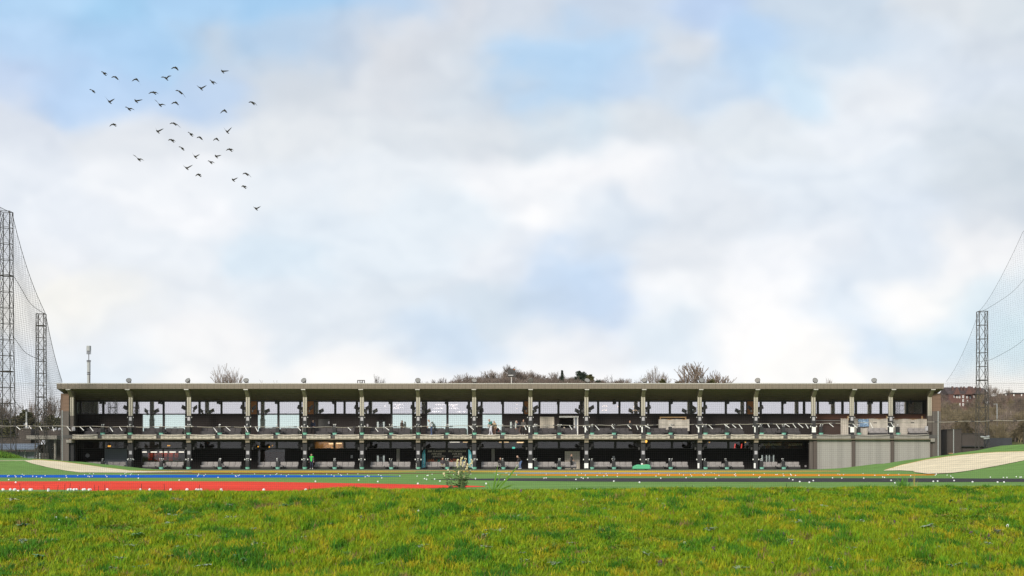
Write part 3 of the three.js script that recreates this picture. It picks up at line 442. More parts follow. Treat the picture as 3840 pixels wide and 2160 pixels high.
const bannerTex = canvasTex(96, 512, (g, w, h) => { g.fillStyle = '#3f8f9a'; g.fillRect(0, 0, w, h); g.fillStyle = '#cfe6e2'; g.font = 'bold 46px sans-serif'; g.save(); g.translate(66, 490); g.rotate(-Math.PI / 2); g.fillText('EAT PLAY PARTY', 0, 0); g.restore(); });
function banner(px, flip, label) {
  const D = DC + 1.2, s = new THREE.Shape(), w = 0.44, h = 2.15; s.moveTo(-w / 2, 0); s.lineTo(w / 2, 0.1); s.lineTo(w / 2 - 0.02, h); s.quadraticCurveTo(-w / 2 + 0.12, h - 0.05, -w / 2 + 0.05, h - 0.7); s.closePath();
  const g = new THREE.ExtrudeGeometry(s, { depth: 0.012, bevelEnabled: false, curveSegments: 8 }), u = g.attributes.uv, p = g.attributes.position; for (let i = 0; i < u.count; i++) u.setXY(i, p.getX(i) / w + 0.5, p.getY(i) / h);
  const t = thing('feather_banner', label, 'banner', [X(px, D), gBot, -D]); local(t, 'cloth', g, new THREE.MeshStandardMaterial({ map: bannerTex, roughness: 0.8 }), [0, 0.12, 0], [0, 0, 0], [flip ? -1 : 1, 1, 1]);
  local(t, 'pole', cylUnit, mat.dark, [flip ? -w / 2 : w / 2, 1.15, 0], [0, 0, 0], [0.015, 2.28, 0.015]); local(t, 'foot', boxGeo(0.36, 0.03, 0.36), mat.dark, [0, 0.018, 0]);
}
banner(1588, false, 'teal feather banner left of the two food posters'); banner(1763, true, 'teal feather banner right of the two food posters');
{ const t = canvasTex(1024, 192, (g, w, h) => { const r = rng(8), pal = ['#3a1d16', '#4a2a1c', '#241817', '#2a2326', '#5a3826', '#39414c', '#6a4a33']; g.fillStyle = '#1c1514'; g.fillRect(0, 0, w, h); for (let i = 0; i < 90; i++) { g.fillStyle = pal[Math.floor(r() * pal.length)]; g.beginPath(); g.ellipse(r() * w, r() * h, 20 + r() * 60, 10 + r() * 34, r() * 3, 0, 7); g.fill(); } g.fillStyle = '#d8cbb2'; g.font = 'italic bold 74px sans-serif'; g.fillText('EAT•PLAY•PARTY', 20, 110, 440); g.fillText('ACCIDENTS', 640, 110, 340); });
  const s = thing('window_sign', 'dark brown EAT PLAY PARTY sign in the ground floor window strip', 'sign', [X(2935, DW), 2.5, -(DW - 0.1)]); print(s, 'board', t, X(2858, DW), X(3014, DW), winLo[0] + 0.03, winLo[1] - 0.03, DW - 0.08); }
{ const t = canvasTex(256, 160, (g, w, h) => { const r = rng(12); for (let i = 0; i < 220; i++) { g.fillStyle = ['#6f8fb4', '#8fb0cf', '#5d7797', '#a8c6dc', '#7a8aa6'][Math.floor(r() * 5)]; g.fillRect(r() * w, r() * h, 40, 14); } });
  const s = thing('blue_poster', 'mottled blue poster fixed to the pale sheet, right end of upper deck', 'poster', [X(3237, 162.6), Y(1600, 162.6), -162.6]); print(s, 'board', t, X(3217, 162.6), X(3258, 162.6), Y(1600, 162.6), Y(1571, 162.6), 162.55, mat.slate); }
// hanging pale sheets
function cloth(px0, px1, py0, py1, D, label, seed) {
  const x0 = X(px0, D), x1 = X(px1, D), yt = Y(py0, D), yb = Y(py1, D), nx = 40, ny = 12, pos = [], uv = [], idx = [], r = rng(seed), ph = r() * 6;
  for (let i = 0; i <= nx; i++) for (let j = 0; j <= ny; j++) { const u = i / nx, v = j / ny, sag = Math.abs(Math.sin(u * Math.PI * 2.2 + ph)) * 0.12 * (1 - v); pos.push(lerp(x0, x1, u), lerp(yt - 0.1 + sag, yb, v), Math.sin(u * 21 + ph + v * 1.4) * 0.05 + Math.sin(u * 47 + ph) * 0.015); uv.push(u * (x1 - x0), v * (yt - yb)); }
  for (let i = 0; i < nx; i++) for (let j = 0; j < ny; j++) { const a = i * (ny + 1) + j, b = a + ny + 1; idx.push(a, a + 1, b + 1, a, b + 1, b); }
  const g = new THREE.BufferGeometry(); g.setAttribute('position', new THREE.Float32BufferAttribute(pos, 3)); g.setAttribute('uv', new THREE.Float32BufferAttribute(uv, 2)); g.setIndex(idx); g.computeVertexNormals();
  const t = thing('dust_sheet', label, 'sheet', [0, 0, -D]); local(t, 'cloth', g, mat.sheet); local(t, 'batten', boxGeo(x1 - x0, 0.05, 0.05), mat.timber, [(x0 + x1) / 2, yt - 0.02, -0.12]);
}
cloth(2470, 2585, 1572, 1616, 162.7, 'pale sheet hung below a timber frame on dark upper boards', 1);
cloth(3153, 3181, 1569, 1631, 162.8, 'narrow pale sheet left of the fifteenth column on upper deck', 2);
cloth(3204, 3331, 1570, 1631, 162.8, 'wide pale sheet behind the blue poster on upper deck', 3);
cloth(3349, 3484, 1571, 1631, 162.8, 'wide pale sheet in the last bay of upper deck at right', 4);
{ const t = thing('timber_frame', 'orange timber frame over the pale sheet on dark upper boards', 'frame', [X(2524, DW), Y(1573, DW), -(DW - 0.1)]); for (const [a, b, c, d] of [[2474, 2573, 1567, 1563], [2474, 2478, 1574, 1567], [2569, 2573, 1574, 1567]]) BX(t, 'batten', mat.timber, X(a, DW), X(b, DW), yp(c), yp(d), DW - 0.12, DW - 0.04); }

// ---------------------------------------------------------------- furniture of the bays
function makeSofa(m, label, group, x, y, D, flip) {
  const t = thing('sofa', label, 'sofa', [x, y, -D], group);
  local(t, 'base', boxGeo(2.1, 0.2, 0.8), mat.dark, [0, 0.16, 0]);
  for (let k = -1; k <= 1; k++) { local(t, 'seat_cushion', rbox(0.69, 0.2, 0.72, 0.05), m, [k * 0.7, 0.35, 0.06]); local(t, 'back_cushion', rbox(0.69, 0.46, 0.22, 0.06), m, [k * 0.7, 0.62, -0.32]); }
  local(t, 'armrest', rbox(0.2, 0.5, 0.8, 0.05), m, [(flip ? -1 : 1) * 1.14, 0.4, 0]); for (const sx of [-1, 1]) for (const sz of [-1, 1]) local(t, 'leg', cylUnit, mat.black, [sx * 0.95, 0.03, sz * 0.33], [0, 0, 0], [0.03, 0.06, 0.03]);
}
const shaftG = new THREE.CylinderGeometry(0.014, 0.014, 1, 5), headG = rbox(0.11, 0.07, 0.08, 0.02);
function makeConsole(label, group, x, y, D, seed) {
  const r = rng(seed), t = thing('bay_console', label, 'console', [x, y, -D], group);
  local(t, 'body', rbox(0.40, 0.72, 0.34, 0.03), mat.panel, [0, 0.58, 0]); local(t, 'screen', boxGeo(0.3, 0.2, 0.02), mat.black, [0, 0.78, 0.172], [0, 0, 0]);
  const b = local(t, 'ball_tray', new THREE.CylinderGeometry(0.34, 0.26, 0.22, 4, 1), mat.teal, [0.03, 0.11, 0.06], [0, Math.PI / 4, 0]); local(b, 'tray_rim', new THREE.TorusGeometry(0.32, 0.025, 5, 4), mat.green, [0, 0.11, 0], [Math.PI / 2, 0, 0]);
  const n = 2 + Math.floor(r() * 2);
  for (let k = 0; k < n; k++) { const c = new THREE.Group(); c.name = 'golf_club'; c.position.set(-0.12 + k * 0.12, 0.9, 0.02); c.rotation.set((r() - 0.5) * 0.3, 0, (r() - 0.5) * 0.7); t.add(c); local(c, 'shaft', shaftG, mat.shaft, [0, 0.1, 0], [0, 0, 0], [1, 0.36, 1]); local(c, 'head', headG, k === 1 ? mat.steel : mat.white, [0.03, 0.3, 0]); }
}
function makeMonitor(label, group, x, y, D, s) {
  const t = thing('monitor', label, 'monitor', [x, y, -D], group); local(t, 'casing', rbox(0.72, 0.46, 0.07, 0.015), mat.black, [s * 0.34, 0, 0], [-0.25, -s * 0.75, s * 0.28]); local(t, 'arm', cylUnit, mat.dark, [s * 0.06, 0.02, -0.05], [0, 0, Math.PI / 2], [0.03, 0.3, 0.03]); local(t, 'driver_box', rbox(0.2, 0.3, 0.2, 0.03), mat.dark, [s * 0.16, -0.36, -0.05]);
}
for (let i = 1; i < 13; i++) for (const s of [-1, 1]) { const side = s < 0 ? 'left' : 'right'; makeMonitor(`tilted black monitor on ${side} of ${ord(i)} column from left, upper deck`, 'monitors on upper columns', cx(i) + s * 0.28, 7.12, DC + 0.5, s); makeMonitor(`tilted black monitor on ${side} of ${ord(i)} column from left, ground floor`, 'monitors on lower columns', cx(i) + s * 0.26, 2.82, DC + 0.5, s); }
for (let b = 0; b < 13; b++) {
  const m = (cx(b) + cx(b + 1)) / 2, w = cx(b + 1) - cx(b), off = b > 8 ? 0.55 : 0;
  for (const [y, fl, sm, dy] of [[gBot, 'ground floor', mat.sofa, 0], [y2, 'upper deck', mat.sofaDark, 1]]) {
    if (!(dy && b === 12 && false)) { for (const s of [-1, 1]) makeSofa(sm, `grey three seat sofa ${s < 0 ? 'left' : 'right'} of the middle console in ${ord(b)} bay from left, ${fl}`, 'sofas on ' + fl, m + s * 1.27 - 0.15, y, DC + 2.25, s > 0);
      const t = thing('low_table', `low pale table behind the middle console of ${ord(b)} bay from left, ${fl}`, 'table', [m - 0.1, y, -(DC + 1.3)], 'low tables on ' + fl); local(t, 'top', rbox(1.5, 0.07, 0.5, 0.02), sm, [0, 0.38, 0]); for (const s of [-1, 1]) local(t, 'leg', boxGeo(0.06, 0.35, 0.44), mat.dark, [s * 0.68, 0.175, 0]); }
    makeConsole(`dark console with teal ball tray mid-way along ${ord(b)} bay from left, ${fl}`, 'consoles on ' + fl, m + (b > 8 ? -0.1 : 0.1), y, DC + 0.35, b * 31 + dy);
  }
}
for (let i = 1; i < 13; i++) for (const [y, fl, dy] of [[gBot, 'ground floor', 0], [y2, 'upper deck', 1]]) makeConsole(`dark console with teal ball tray beside ${ord(i)} column from left, ${fl}`, 'consoles on ' + fl, cx(i) + (i > 7 ? 0.62 : 0.02), y, DC - 0.14 + (i > 7 ? 0.2 : 0) - (dy ? 0 : 0.06), i * 17 + 400 + dy);
for (const [px, l] of [[3080, 'dark console with teal tray left of the narrow sheet, upper deck'], [3223, 'black console with green tray under the blue poster, upper deck'], [3370, 'black console with green tray in the last bay, upper deck']]) makeConsole(l, 'consoles on upper deck', X(px, DC), y2, DC + 0.4, px);
for (const [px, l] of [[3290, 'grey sofa under the wide sheet behind the blue poster'], [3440, 'grey sofa under the sheet in the last upper bay']]) makeSofa(mat.sofa, l, 'sofas on upper deck', X(px, DC + 2.2), y2, DC + 2.2, false);

// roof lights, camera box, loudspeaker
const bowl = new THREE.LatheGeometry([[0, -0.28], [0.14, -0.27], [0.25, -0.16], [0.31, 0], [0.32, 0.06], [0.29, 0.06], [0.24, -0.08], [0, -0.14]].map(([a, b]) => new THREE.Vector2(a, b)), 16);
[483, 704, 923, 1139, 1567, 1778, 1990, 2202, 2416, 2630, 2841, 3057, 3278].forEach((px, i) => {
  const D = 158.2, r = rng(px), t = thing('floodlight', `round grey floodlight on the roof edge, ${ord(i)} from left`, 'floodlight', [X(px, D), roofTop - 0.12, -D], 'floodlights along the roof', (r() - 0.5) * 0.9);
  local(t, 'stirrup', boxGeo(0.07, 0.42, 0.05), mat.lattice, [0.22, 0.2, -0.05]); local(t, 'foot', boxGeo(0.4, 0.05, 0.2), mat.lattice, [0.1, 0.025, -0.05]);
  const h = local(t, 'bowl', bowl, mat.lamphead, [0, 0.52, 0], [Math.PI / 2 - 0.45 - (i === 6 ? -1.2 : r() * 0.3), 0, 0]); local(h, 'lens', new THREE.CylinderGeometry(0.28, 0.28, 0.02, 16), P(0.3, 0.28, 0.24, 0.15, { metalness: 0.3 }), [0, 0.045, 0]);
});
{ const D = 158.2, t = thing('camera_box', 'square open frame box with grey camera inside on the roof edge', 'camera', [X(1354, D), roofTop - 0.1, -D]); for (const [x0, x1, y0, y1] of [[-0.42, 0.42, 0, 0.07], [-0.42, 0.42, 0.47, 0.54], [-0.42, -0.35, 0.07, 0.47], [0.35, 0.42, 0.07, 0.47], [-0.16, -0.1, 0.07, 0.47], [0.12, 0.18, 0.07, 0.47]]) local(t, 'bar', boxGeo(x1 - x0, y1 - y0, 0.3), mat.lattice, [(x0 + x1) / 2, (y0 + y1) / 2, 0]); local(t, 'camera', rbox(0.2, 0.18, 0.34, 0.03), mat.galv, [0.01, 0.27, 0]); }
{ const D = 160, t = thing('square_panel', 'square black panel with white line on a pale roof pole', 'sign', [X(1918, D), 8.9, -D]); local(t, 'pole', cyl12, mat.trim, [0, 0.95, 0], [0, 0, 0], [0.06, 1.9, 0.06]); const b = local(t, 'casing', rbox(0.9, 0.9, 0.3, 0.03), mat.dark, [0, 2.3, 0]); local(b, 'white_line', boxGeo(0.55, 0.05, 0.02), mat.white, [-0.08, -0.28, 0.155]); local(b, 'orange_corner', boxGeo(0.2, 0.1, 0.02), mat.orange, [0.33, 0.38, 0.155]); local(b, 'knob', new THREE.SphereGeometry(0.06, 8, 6), mat.black, [0.02, -0.02, 0.15]); }
// green ball collecting robot
{ const D = 155.5, t = thing('ball_collector_robot', 'green domed ball collecting robot parked on the turf before the bays', 'robot', [X(2404, D), 0.02, -D]);
  const s = new THREE.Shape(); s.moveTo(-0.92, 0.1); s.lineTo(0.9, 0.1); s.lineTo(0.93, 0.42); s.quadraticCurveTo(0.8, 0.55, 0.3, 0.5); s.lineTo(-0.1, 0.44); s.quadraticCurveTo(-0.4, 0.56, -0.6, 0.42); s.quadraticCurveTo(-0.95, 0.34, -0.92, 0.1);
  const g = new THREE.ExtrudeGeometry(s, { depth: 1.0, bevelEnabled: true, bevelSize: 0.06, bevelThickness: 0.08, bevelSegments: 3, curveSegments: 10 }); g.translate(0, 0, -0.5); local(t, 'hull', g, M(0.09, 0.42, 0.22, 0.45), [0, 0.05, 0]);
  local(t, 'skirt', boxGeo(1.8, 0.1, 1.1), mat.black, [0, 0.12, 0]); for (const sx of [-0.6, 0.6]) for (const sz of [-0.45, 0.45]) local(t, 'wheel', cyl12, mat.black, [sx, 0.12, sz], [Math.PI / 2, 0, 0], [0.13, 0.14, 0.13]); local(t, 'red_cover', rbox(0.5, 0.06, 0.4, 0.02), M(0.62, 0.09, 0.05, 0.5), [0.42, 0.6, 0]); }

// ---------------------------------------------------------------- people
function surfaceNet(field, lo, hi, cell) { // one closed skin round a distance field
  const n = [0, 1, 2].map(k => Math.ceil((hi[k] - lo[k]) / cell) + 1), [nx, ny, nz] = n, val = new Float32Array(nx * ny * nz);
  for (let k = 0, o = 0; k < nz; k++) for (let j = 0; j < ny; j++) for (let i = 0; i < nx; i++, o++) val[o] = field(lo[0] + i * cell, lo[1] + j * cell, lo[2] + k * cell);
  const id = new Int32Array(nx * ny * nz).fill(-1), pos = [], idx = [], step = [1, nx, nx * ny];
  for (let k = 0; k < nz - 1; k++) for (let j = 0; j < ny - 1; j++) for (let i = 0; i < nx - 1; i++) {
    const o = i + j * nx + k * nx * ny; let c = 0, sx = 0, sy = 0, sz = 0, inN = 0;
    for (let q = 0; q < 8; q++) if (val[o + (q & 1) + (q >> 1 & 1) * nx + (q >> 2) * nx * ny] < 0) inN++;
    if (!inN || inN === 8) continue;
    for (let a = 0; a < 3; a++) for (let q = 0; q < 4; q++) { const b = (a + 1) % 3, d = (a + 2) % 3, e = [0, 0, 0]; e[b] = q & 1; e[d] = q >> 1; const p = o + e[0] + e[1] * nx + e[2] * nx * ny, v0 = val[p], v1 = val[p + step[a]]; if ((v0 < 0) !== (v1 < 0)) { const t = v0 / (v0 - v1); e[a] += t; sx += e[0]; sy += e[1]; sz += e[2]; c++; } }
    id[o] = pos.length / 3; pos.push(lo[0] + (i + sx / c) * cell, lo[1] + (j + sy / c) * cell, lo[2] + (k + sz / c) * cell);
  }
  for (let k = 1; k < nz - 1; k++) for (let j = 1; j < ny - 1; j++) for (let i = 1; i < nx - 1; i++) { const o = i + j * nx + k * nx * ny;
    for (let a = 0; a < 3; a++) { const s0 = val[o] < 0, s1 = val[o + step[a]] < 0; if (s0 === s1) continue; const b = step[(a + 1) % 3], d = step[(a + 2) % 3]; const q = [id[o], id[o - b], id[o - b - d], id[o - d]]; if (q.some(v => v < 0)) continue; if (s0) idx.push(q[0], q[1], q[2], q[0], q[2], q[3]); else idx.push(q[0], q[2], q[1], q[0], q[3], q[2]); } }
  return { pos, idx };
}
const skinMat = new THREE.MeshStandardMaterial({ vertexColors: true, roughness: 0.8 });
function person(label, [px, py, D], turn, c, pose = {}, size = 1) {
  const J = { pel: [0, 0.93, 0], chest: [0, 1.3, 0], neck: [0, 1.47, 0], head: [0, 1.6, 0.02], sL: [0.18, 1.41, 0], sR: [-0.18, 1.41, 0], eL: [0.25, 1.13, -0.02], eR: [-0.25, 1.13, -0.02], wL: [0.27, 0.88, 0.06], wR: [-0.27, 0.88, 0.06], hL: [0.095, 0.9, 0], hR: [-0.095, 0.9, 0], kL: [0.11, 0.49, 0.02], kR: [-0.11, 0.49, 0.02], aL: [0.12, 0.09, -0.03], aR: [-0.12, 0.09, -0.03], tL: [0.15, 0.04, 0.14], tR: [-0.15, 0.04, 0.14], ...pose };
  const mixp = (a, b, t) => a.map((v, k) => lerp(v, b[k], t)), sub = (a, b) => a.map((v, k) => v - b[k]), addv = (a, b, t = 1) => a.map((v, k) => v + b[k] * t);
  const up = sub(J.head, J.neck), ul = Math.hypot(...up), crown = addv(J.head, up, 0.07 / ul), fwd = pose.look || [0, 0, 1];
  const hand = s => { const w = J['w' + s], e = J['e' + s], d = sub(w, e), l = Math.hypot(...d); return addv(w, d, 0.09 / l); };
  const B = [[J.pel, J.chest, 0.125, 0.135, 'top'], [mixp(J.hL, J.pel, 0.2), mixp(J.sL, J.chest, 0.45), 0.1, 0.1, 'side'], [mixp(J.hR, J.pel, 0.2), mixp(J.sR, J.chest, 0.45), 0.1, 0.1, 'side'], [J.sL, J.sR, 0.085, 0.085, 'top'], [J.neck, J.head, 0.055, 0.06, 'skin'], [J.head, crown, 0.092, 0.088, 'skin'], [addv(J.head, fwd, 0.07), addv(addv(J.head, fwd, 0.075), up, -0.07 / ul), 0.05, 0.045, 'skin'], [addv(J.head, fwd, 0.1), addv(J.head, fwd, 0.118), 0.016, 0.014, 'skin'],
    [J.hL, J.hR, 0.115, 0.115, 'legs']];
  for (const s of ['L', 'R']) B.push([J['s' + s], J['e' + s], 0.065, 0.05, 'upper'], [J['e' + s], J['w' + s], 0.05, 0.034, 'sleeve'], [J['w' + s], hand(s), 0.034, 0.036, 'skin'], [J['h' + s], J['k' + s], 0.09, 0.062, 'legs'], [J['k' + s], J['a' + s], 0.062, 0.045, 'legs'], [J['a' + s], J['t' + s], 0.048, 0.038, 'shoe']);
  if (c.skirt) B.push([J.pel, mixp(J.kL, J.kR, 0.5), 0.14, 0.2, 'legs']);
  const bone = (b, x, y, z) => { const [a, e, ra, rb] = b, dx = e[0] - a[0], dy = e[1] - a[1], dz = e[2] - a[2], l2 = dx * dx + dy * dy + dz * dz || 1e-9, t = clamp(((x - a[0]) * dx + (y - a[1]) * dy + (z - a[2]) * dz) / l2); return Math.hypot(x - a[0] - dx * t, y - a[1] - dy * t, z - a[2] - dz * t) - lerp(ra, rb, t); };
  const k = 0.035, f = (x, y, z) => { let s = 1e3; for (const b of B) { const d = bone(b, x, y, z); if (d > s + k) continue; const h = clamp(0.5 + 0.5 * (s - d) / k); s = lerp(s, d, h) - k * h * (1 - h); } return s; };
  const all = B.flatMap(b => [b[0], b[1]]), lo = [0, 1, 2].map(q => Math.min(...all.map(p => p[q])) - 0.25), hi = [0, 1, 2].map(q => Math.max(...all.map(p => p[q])) + 0.25);
  const { pos, idx } = surfaceNet(f, lo, hi, 0.02), col = [];
  const C = { sleeve: 'top', side: 'top', upper: 'top', skin: [0.55, 0.34, 0.25], shoe: [0.6, 0.6, 0.6], ...c };
  for (let i = 0; i < pos.length; i += 3) { let best = 1e3, kk = 'top'; for (const b of B) { const d = bone(b, pos[i], pos[i + 1], pos[i + 2]); if (d < best) { best = d; kk = b[4]; } } col.push(...(typeof C[kk] === 'string' ? C[C[kk]] : C[kk])); }
  const g = new THREE.BufferGeometry(); g.setAttribute('position', new THREE.Float32BufferAttribute(pos, 3)); g.setAttribute('color', new THREE.Float32BufferAttribute(col, 3)); g.setIndex(idx); g.computeVertexNormals();
  const fingers = []; // four fingers and a thumb on each hand, bent at the knuckle
  for (const s of ['L', 'R']) { const w = J['w' + s], h = hand(s), d = V3(...sub(h, w)).normalize(), q = V3(0, 0, 1).addScaledVector(d, -d.z).normalize(), n = V3(0, 0, 0).crossVectors(d, q), m = s === 'L' ? -1 : 1;
    for (let i = 0; i < 5; i++) { const thumb = i === 4, a = V3(...(thumb ? mixp(w, h, 0.3) : h)).addScaledVector(q, thumb ? 0.04 : (i - 1.5) * 0.019), l = thumb ? 0.035 : [0.036, 0.042, 0.04, 0.032][i]; const e = a.clone().addScaledVector(d, l).addScaledVector(q, thumb ? 0.025 : 0), z = e.clone().addScaledVector(d, l * 0.6).addScaledVector(n, m * l * 0.6); fingers.push([a, e, 0.009, 0.0085, 5], [e, z, 0.0085, 0.006, 5]); } }
  const fg = tubeGeo(fingers); fg.setAttribute('color', new THREE.Float32BufferAttribute(new Array(fg.attributes.position.count).fill(C.skin).flat(), 3));
  const p = at(px, py, D), t = thing('person', label, 'person', [p.x, p.y, p.z], null, turn); t.scale.setScalar(size);
  local(t, 'body', mergeGeometries([g, fg]), skinMat);
  const hg = new THREE.SphereGeometry(0.103, 14, 10, 0, Math.PI * 2, 0, c.longHair ? 2.2 : 1.45); const hm = local(t, c.cap ? 'cap' : 'hair', hg, M(...(c.hair || [0.03, 0.022, 0.018]), 0.8)); const hc = mixp(J.head, crown, 0.55); hm.position.set(hc[0] - fwd[0] * 0.02, hc[1] + 0.012, hc[2] - fwd[2] * 0.02); hm.quaternion.setFromUnitVectors(V3(0, 1, 0), V3(...sub(crown, J.head)).normalize());
  if (c.cap) local(hm, 'peak', boxGeo(0.14, 0.015, 0.1), hm.material, [fwd[0] * 0.12, 0.01, fwd[2] * 0.12]);
  const sd = [-fwd[2], 0, fwd[0]]; for (const s of [-1, 1]) { const e = addv(addv(addv(J.head, fwd, 0.108), sd, s * 0.034), up, 0.03 / ul); local(t, 'eye', new THREE.SphereGeometry(0.011, 6, 5), mat.black, e); }
  return t;
}
const yDeck = 1750 - (y2 - EYE) * F / 160.5, yGr = 1750 - (0.094 - EYE) * F / 159.6;
const yAt = (y, D) => 1750 - (y - EYE) * F / D;
const navy = [0.02, 0.024, 0.05], blk = [0.022, 0.02, 0.02], jean = [0.05, 0.08, 0.17];
person('person in bright green shirt and grey jacket standing on ground floor', [1168, yAt(0.094, 159.2), 159.2], 0, { top: [0.05, 0.66, 0.08], side: [0.10, 0.09, 0.09], upper: [0.10, 0.09, 0.09], sleeve: [0.10, 0.09, 0.09], legs: [0.03, 0.035, 0.07], shoe: [0.7, 0.68, 0.62], hair: [0.3, 0.27, 0.24] });
person('person in dark grey clothes standing before the plywood door', [2142, yAt(0.094, 160.6), 160.6], 1.2, { top: [0.07, 0.065, 0.065], legs: [0.03, 0.028, 0.028], shoe: blk }, { wL: [0.14, 1.05, 0.2], eL: [0.22, 1.12, 0.06], wR: [-0.12, 1.04, 0.2], eR: [-0.22, 1.12, 0.06] });
const bent = { pel: [0, 0.9, -0.12], chest: [0, 1.2, 0.08], neck: [0, 1.32, 0.22], head: [0, 1.42, 0.31], sL: [0.17, 1.28, 0.14], sR: [-0.17, 1.28, 0.14], eL: [0.12, 1.02, 0.26], eR: [-0.12, 1.02, 0.26], wL: [0.03, 0.8, 0.36], wR: [-0.03, 0.76, 0.36], hL: [0.1, 0.87, -0.1], hR: [-0.1, 0.87, -0.1], kL: [0.17, 0.48, 0.04], kR: [-0.17, 0.48, 0.04], aL: [0.2, 0.09, -0.05], aR: [-0.2, 0.09, -0.05], tL: [0.23, 0.04, 0.12], tR: [-0.23, 0.04, 0.12], look: [0, -0.5, 0.87] };
person('person in black top and blue jeans bending over a golf shot, ground floor', [1950, yAt(0.094, 159.4), 159.4], -1.15, { top: blk, legs: [0.11, 0.17, 0.32], hair: [0.6, 0.42, 0.32] }, bent);
const sit = { pel: [0, 0.5, 0], chest: [0, 0.86, 0.02], neck: [0, 1.04, 0.03], head: [0, 1.17, 0.06], sL: [0.18, 0.98, 0.03], sR: [-0.18, 0.98, 0.03], eL: [0.25, 0.74, 0.08], eR: [-0.25, 0.74, 0.08], wL: [0.14, 0.62, 0.3], wR: [-0.14, 0.62, 0.3], hL: [0.1, 0.49, 0.02], hR: [-0.1, 0.49, 0.02], kL: [0.15, 0.5, 0.44], kR: [-0.15, 0.5, 0.44], aL: [0.15, 0.09, 0.46], aR: [-0.15, 0.09, 0.46], tL: [0.17, 0.04, 0.62], tR: [-0.17, 0.04, 0.62] };
person('person in dark clothes seated on the sofa behind a console, ground floor', [1876, yAt(0.094, 160.9), 160.9], 0.2, { top: blk, legs: blk, hair: [0.35, 0.2, 0.16] }, sit);
person('person in dark top and khaki trousers seated before the left food poster', [1660, yAt(0.094, 160.9), 160.9], 0.15, { top: [0.06, 0.05, 0.06], legs: [0.36, 0.32, 0.2], hair: [0.05, 0.03, 0.02] }, sit);
person('person in navy top and cap standing by the fifth column, upper deck', [1174, yAt(y2, 160.2), 160.2], 0.3, { top: navy, legs: blk, cap: true, hair: [0.06, 0.05, 0.06] }, { eL: [0.27, 1.14, 0.06], wL: [0.08, 1.02, 0.22], eR: [-0.27, 1.14, 0.06], wR: [-0.08, 1.0, 0.22], kL: [0.17, 0.48, 0.02], kR: [-0.17, 0.48, 0.02], aL: [0.25, 0.09, -0.03], aR: [-0.25, 0.09, -0.03], tL: [0.3, 0.04, 0.13], tR: [-0.3, 0.04, 0.13] }, 0.98);
person('person in dark brown clothes standing before the mint glass, upper deck', [1507, yAt(y2, 161.2), 161.2], 1.0, { top: [0.10, 0.075, 0.065], legs: [0.04, 0.035, 0.033], skin: [0.22, 0.12, 0.08] }, { wL: [0.1, 1.0, 0.24], wR: [-0.16, 0.92, 0.2] });
person('person in white hoodie and blue jeans leaning forward, upper deck', [1618, yAt(y2, 159.8), 159.8], -1.35, { top: [0.66, 0.68, 0.72], legs: jean, shoe: [0.1, 0.16, 0.3], hair: [0.12, 0.06, 0.03] }, { chest: [0, 1.29, 0.1], neck: [0, 1.44, 0.2], head: [0, 1.55, 0.28], sL: [0.17, 1.38, 0.14], sR: [-0.17, 1.38, 0.14], eL: [0.22, 1.14, 0.28], eR: [-0.22, 1.12, 0.24], wL: [0.15, 0.92, 0.38], wR: [-0.15, 0.92, 0.36] }, 1.06);
person('person in teal shirt and white tracksuit trousers swinging, upper deck', [1840, yAt(y2, 159.4), 159.4], -1.0, { top: [0.03, 0.16, 0.15], sleeve: 'skin', legs: [0.72, 0.7, 0.76], shoe: [0.8, 0.8, 0.8], hair: [0.02, 0.018, 0.018] }, { chest: [0, 1.3, 0.05], neck: [0, 1.46, 0.1], head: [0, 1.57, 0.17], eL: [0.22, 1.14, 0.14], eR: [-0.2, 1.14, 0.18], wL: [0.05, 0.95, 0.3], wR: [-0.05, 0.93, 0.3], aL: [0.14, 0.09, -0.12], aR: [-0.14, 0.09, 0.02], tL: [0.16, 0.04, 0.05], tR: [-0.17, 0.04, 0.2] }, 1.06);
person('long haired person in beige top and brown trousers, upper deck', [1853, yAt(y2, 160.1), 160.1], 0.1, { top: [0.5, 0.37, 0.23], legs: [0.30, 0.16, 0.11], hair: [0.025, 0.018, 0.015], longHair: true, skin: [0.6, 0.36, 0.26] }, {}, 0.94);
person('grey haired person in navy jacket bending forward, upper deck', [1948, yAt(y2, 160.4), 160.4], -1.3, { top: navy, legs: [0.09, 0.06, 0.05], hair: [0.5, 0.46, 0.42] }, bent, 1.08);
person('person in dark grey top standing left of the ninth column, upper deck', [1963, yAt(y2, 160.0), 160.0], 0, { top: [0.09, 0.08, 0.075], legs: blk }, { eL: [0.27, 1.14, 0.06], wL: [0.06, 1.02, 0.22], eR: [-0.27, 1.14, 0.06], wR: [-0.06, 1.0, 0.22] }, 1.02);
person('person in black clothes almost lost against the dark upper boards', [2362, yAt(y2, 160.6), 160.6], 0.1, { top: blk, legs: blk, hair: blk }, { eL: [0.24, 1.12, 0.08], wL: [0.06, 0.86, 0.22], eR: [-0.24, 1.12, 0.08], wR: [-0.06, 0.84, 0.22] }, 0.96);
function club(label, a, b) { const t = thing('golf_club', label, 'golf club', [a.x, a.y, a.z]); bar(t, 'shaft', mat.shaft, a, b, 0.012); part(t, 'head', headG, mat.steel, b.x, b.y + 0.03, b.z); bar(t, 'grip', mat.black, a, a.clone().lerp(b, 0.25), 0.018); }
club('golf club held by the person in blue jeans, ground floor', at(1941, 1736, 159.25), at(1931, 1761, 159.2));
club('golf club held by the person in white hoodie, upper deck', at(1655, 1604, 159.6), at(1663, 1583, 159.6));
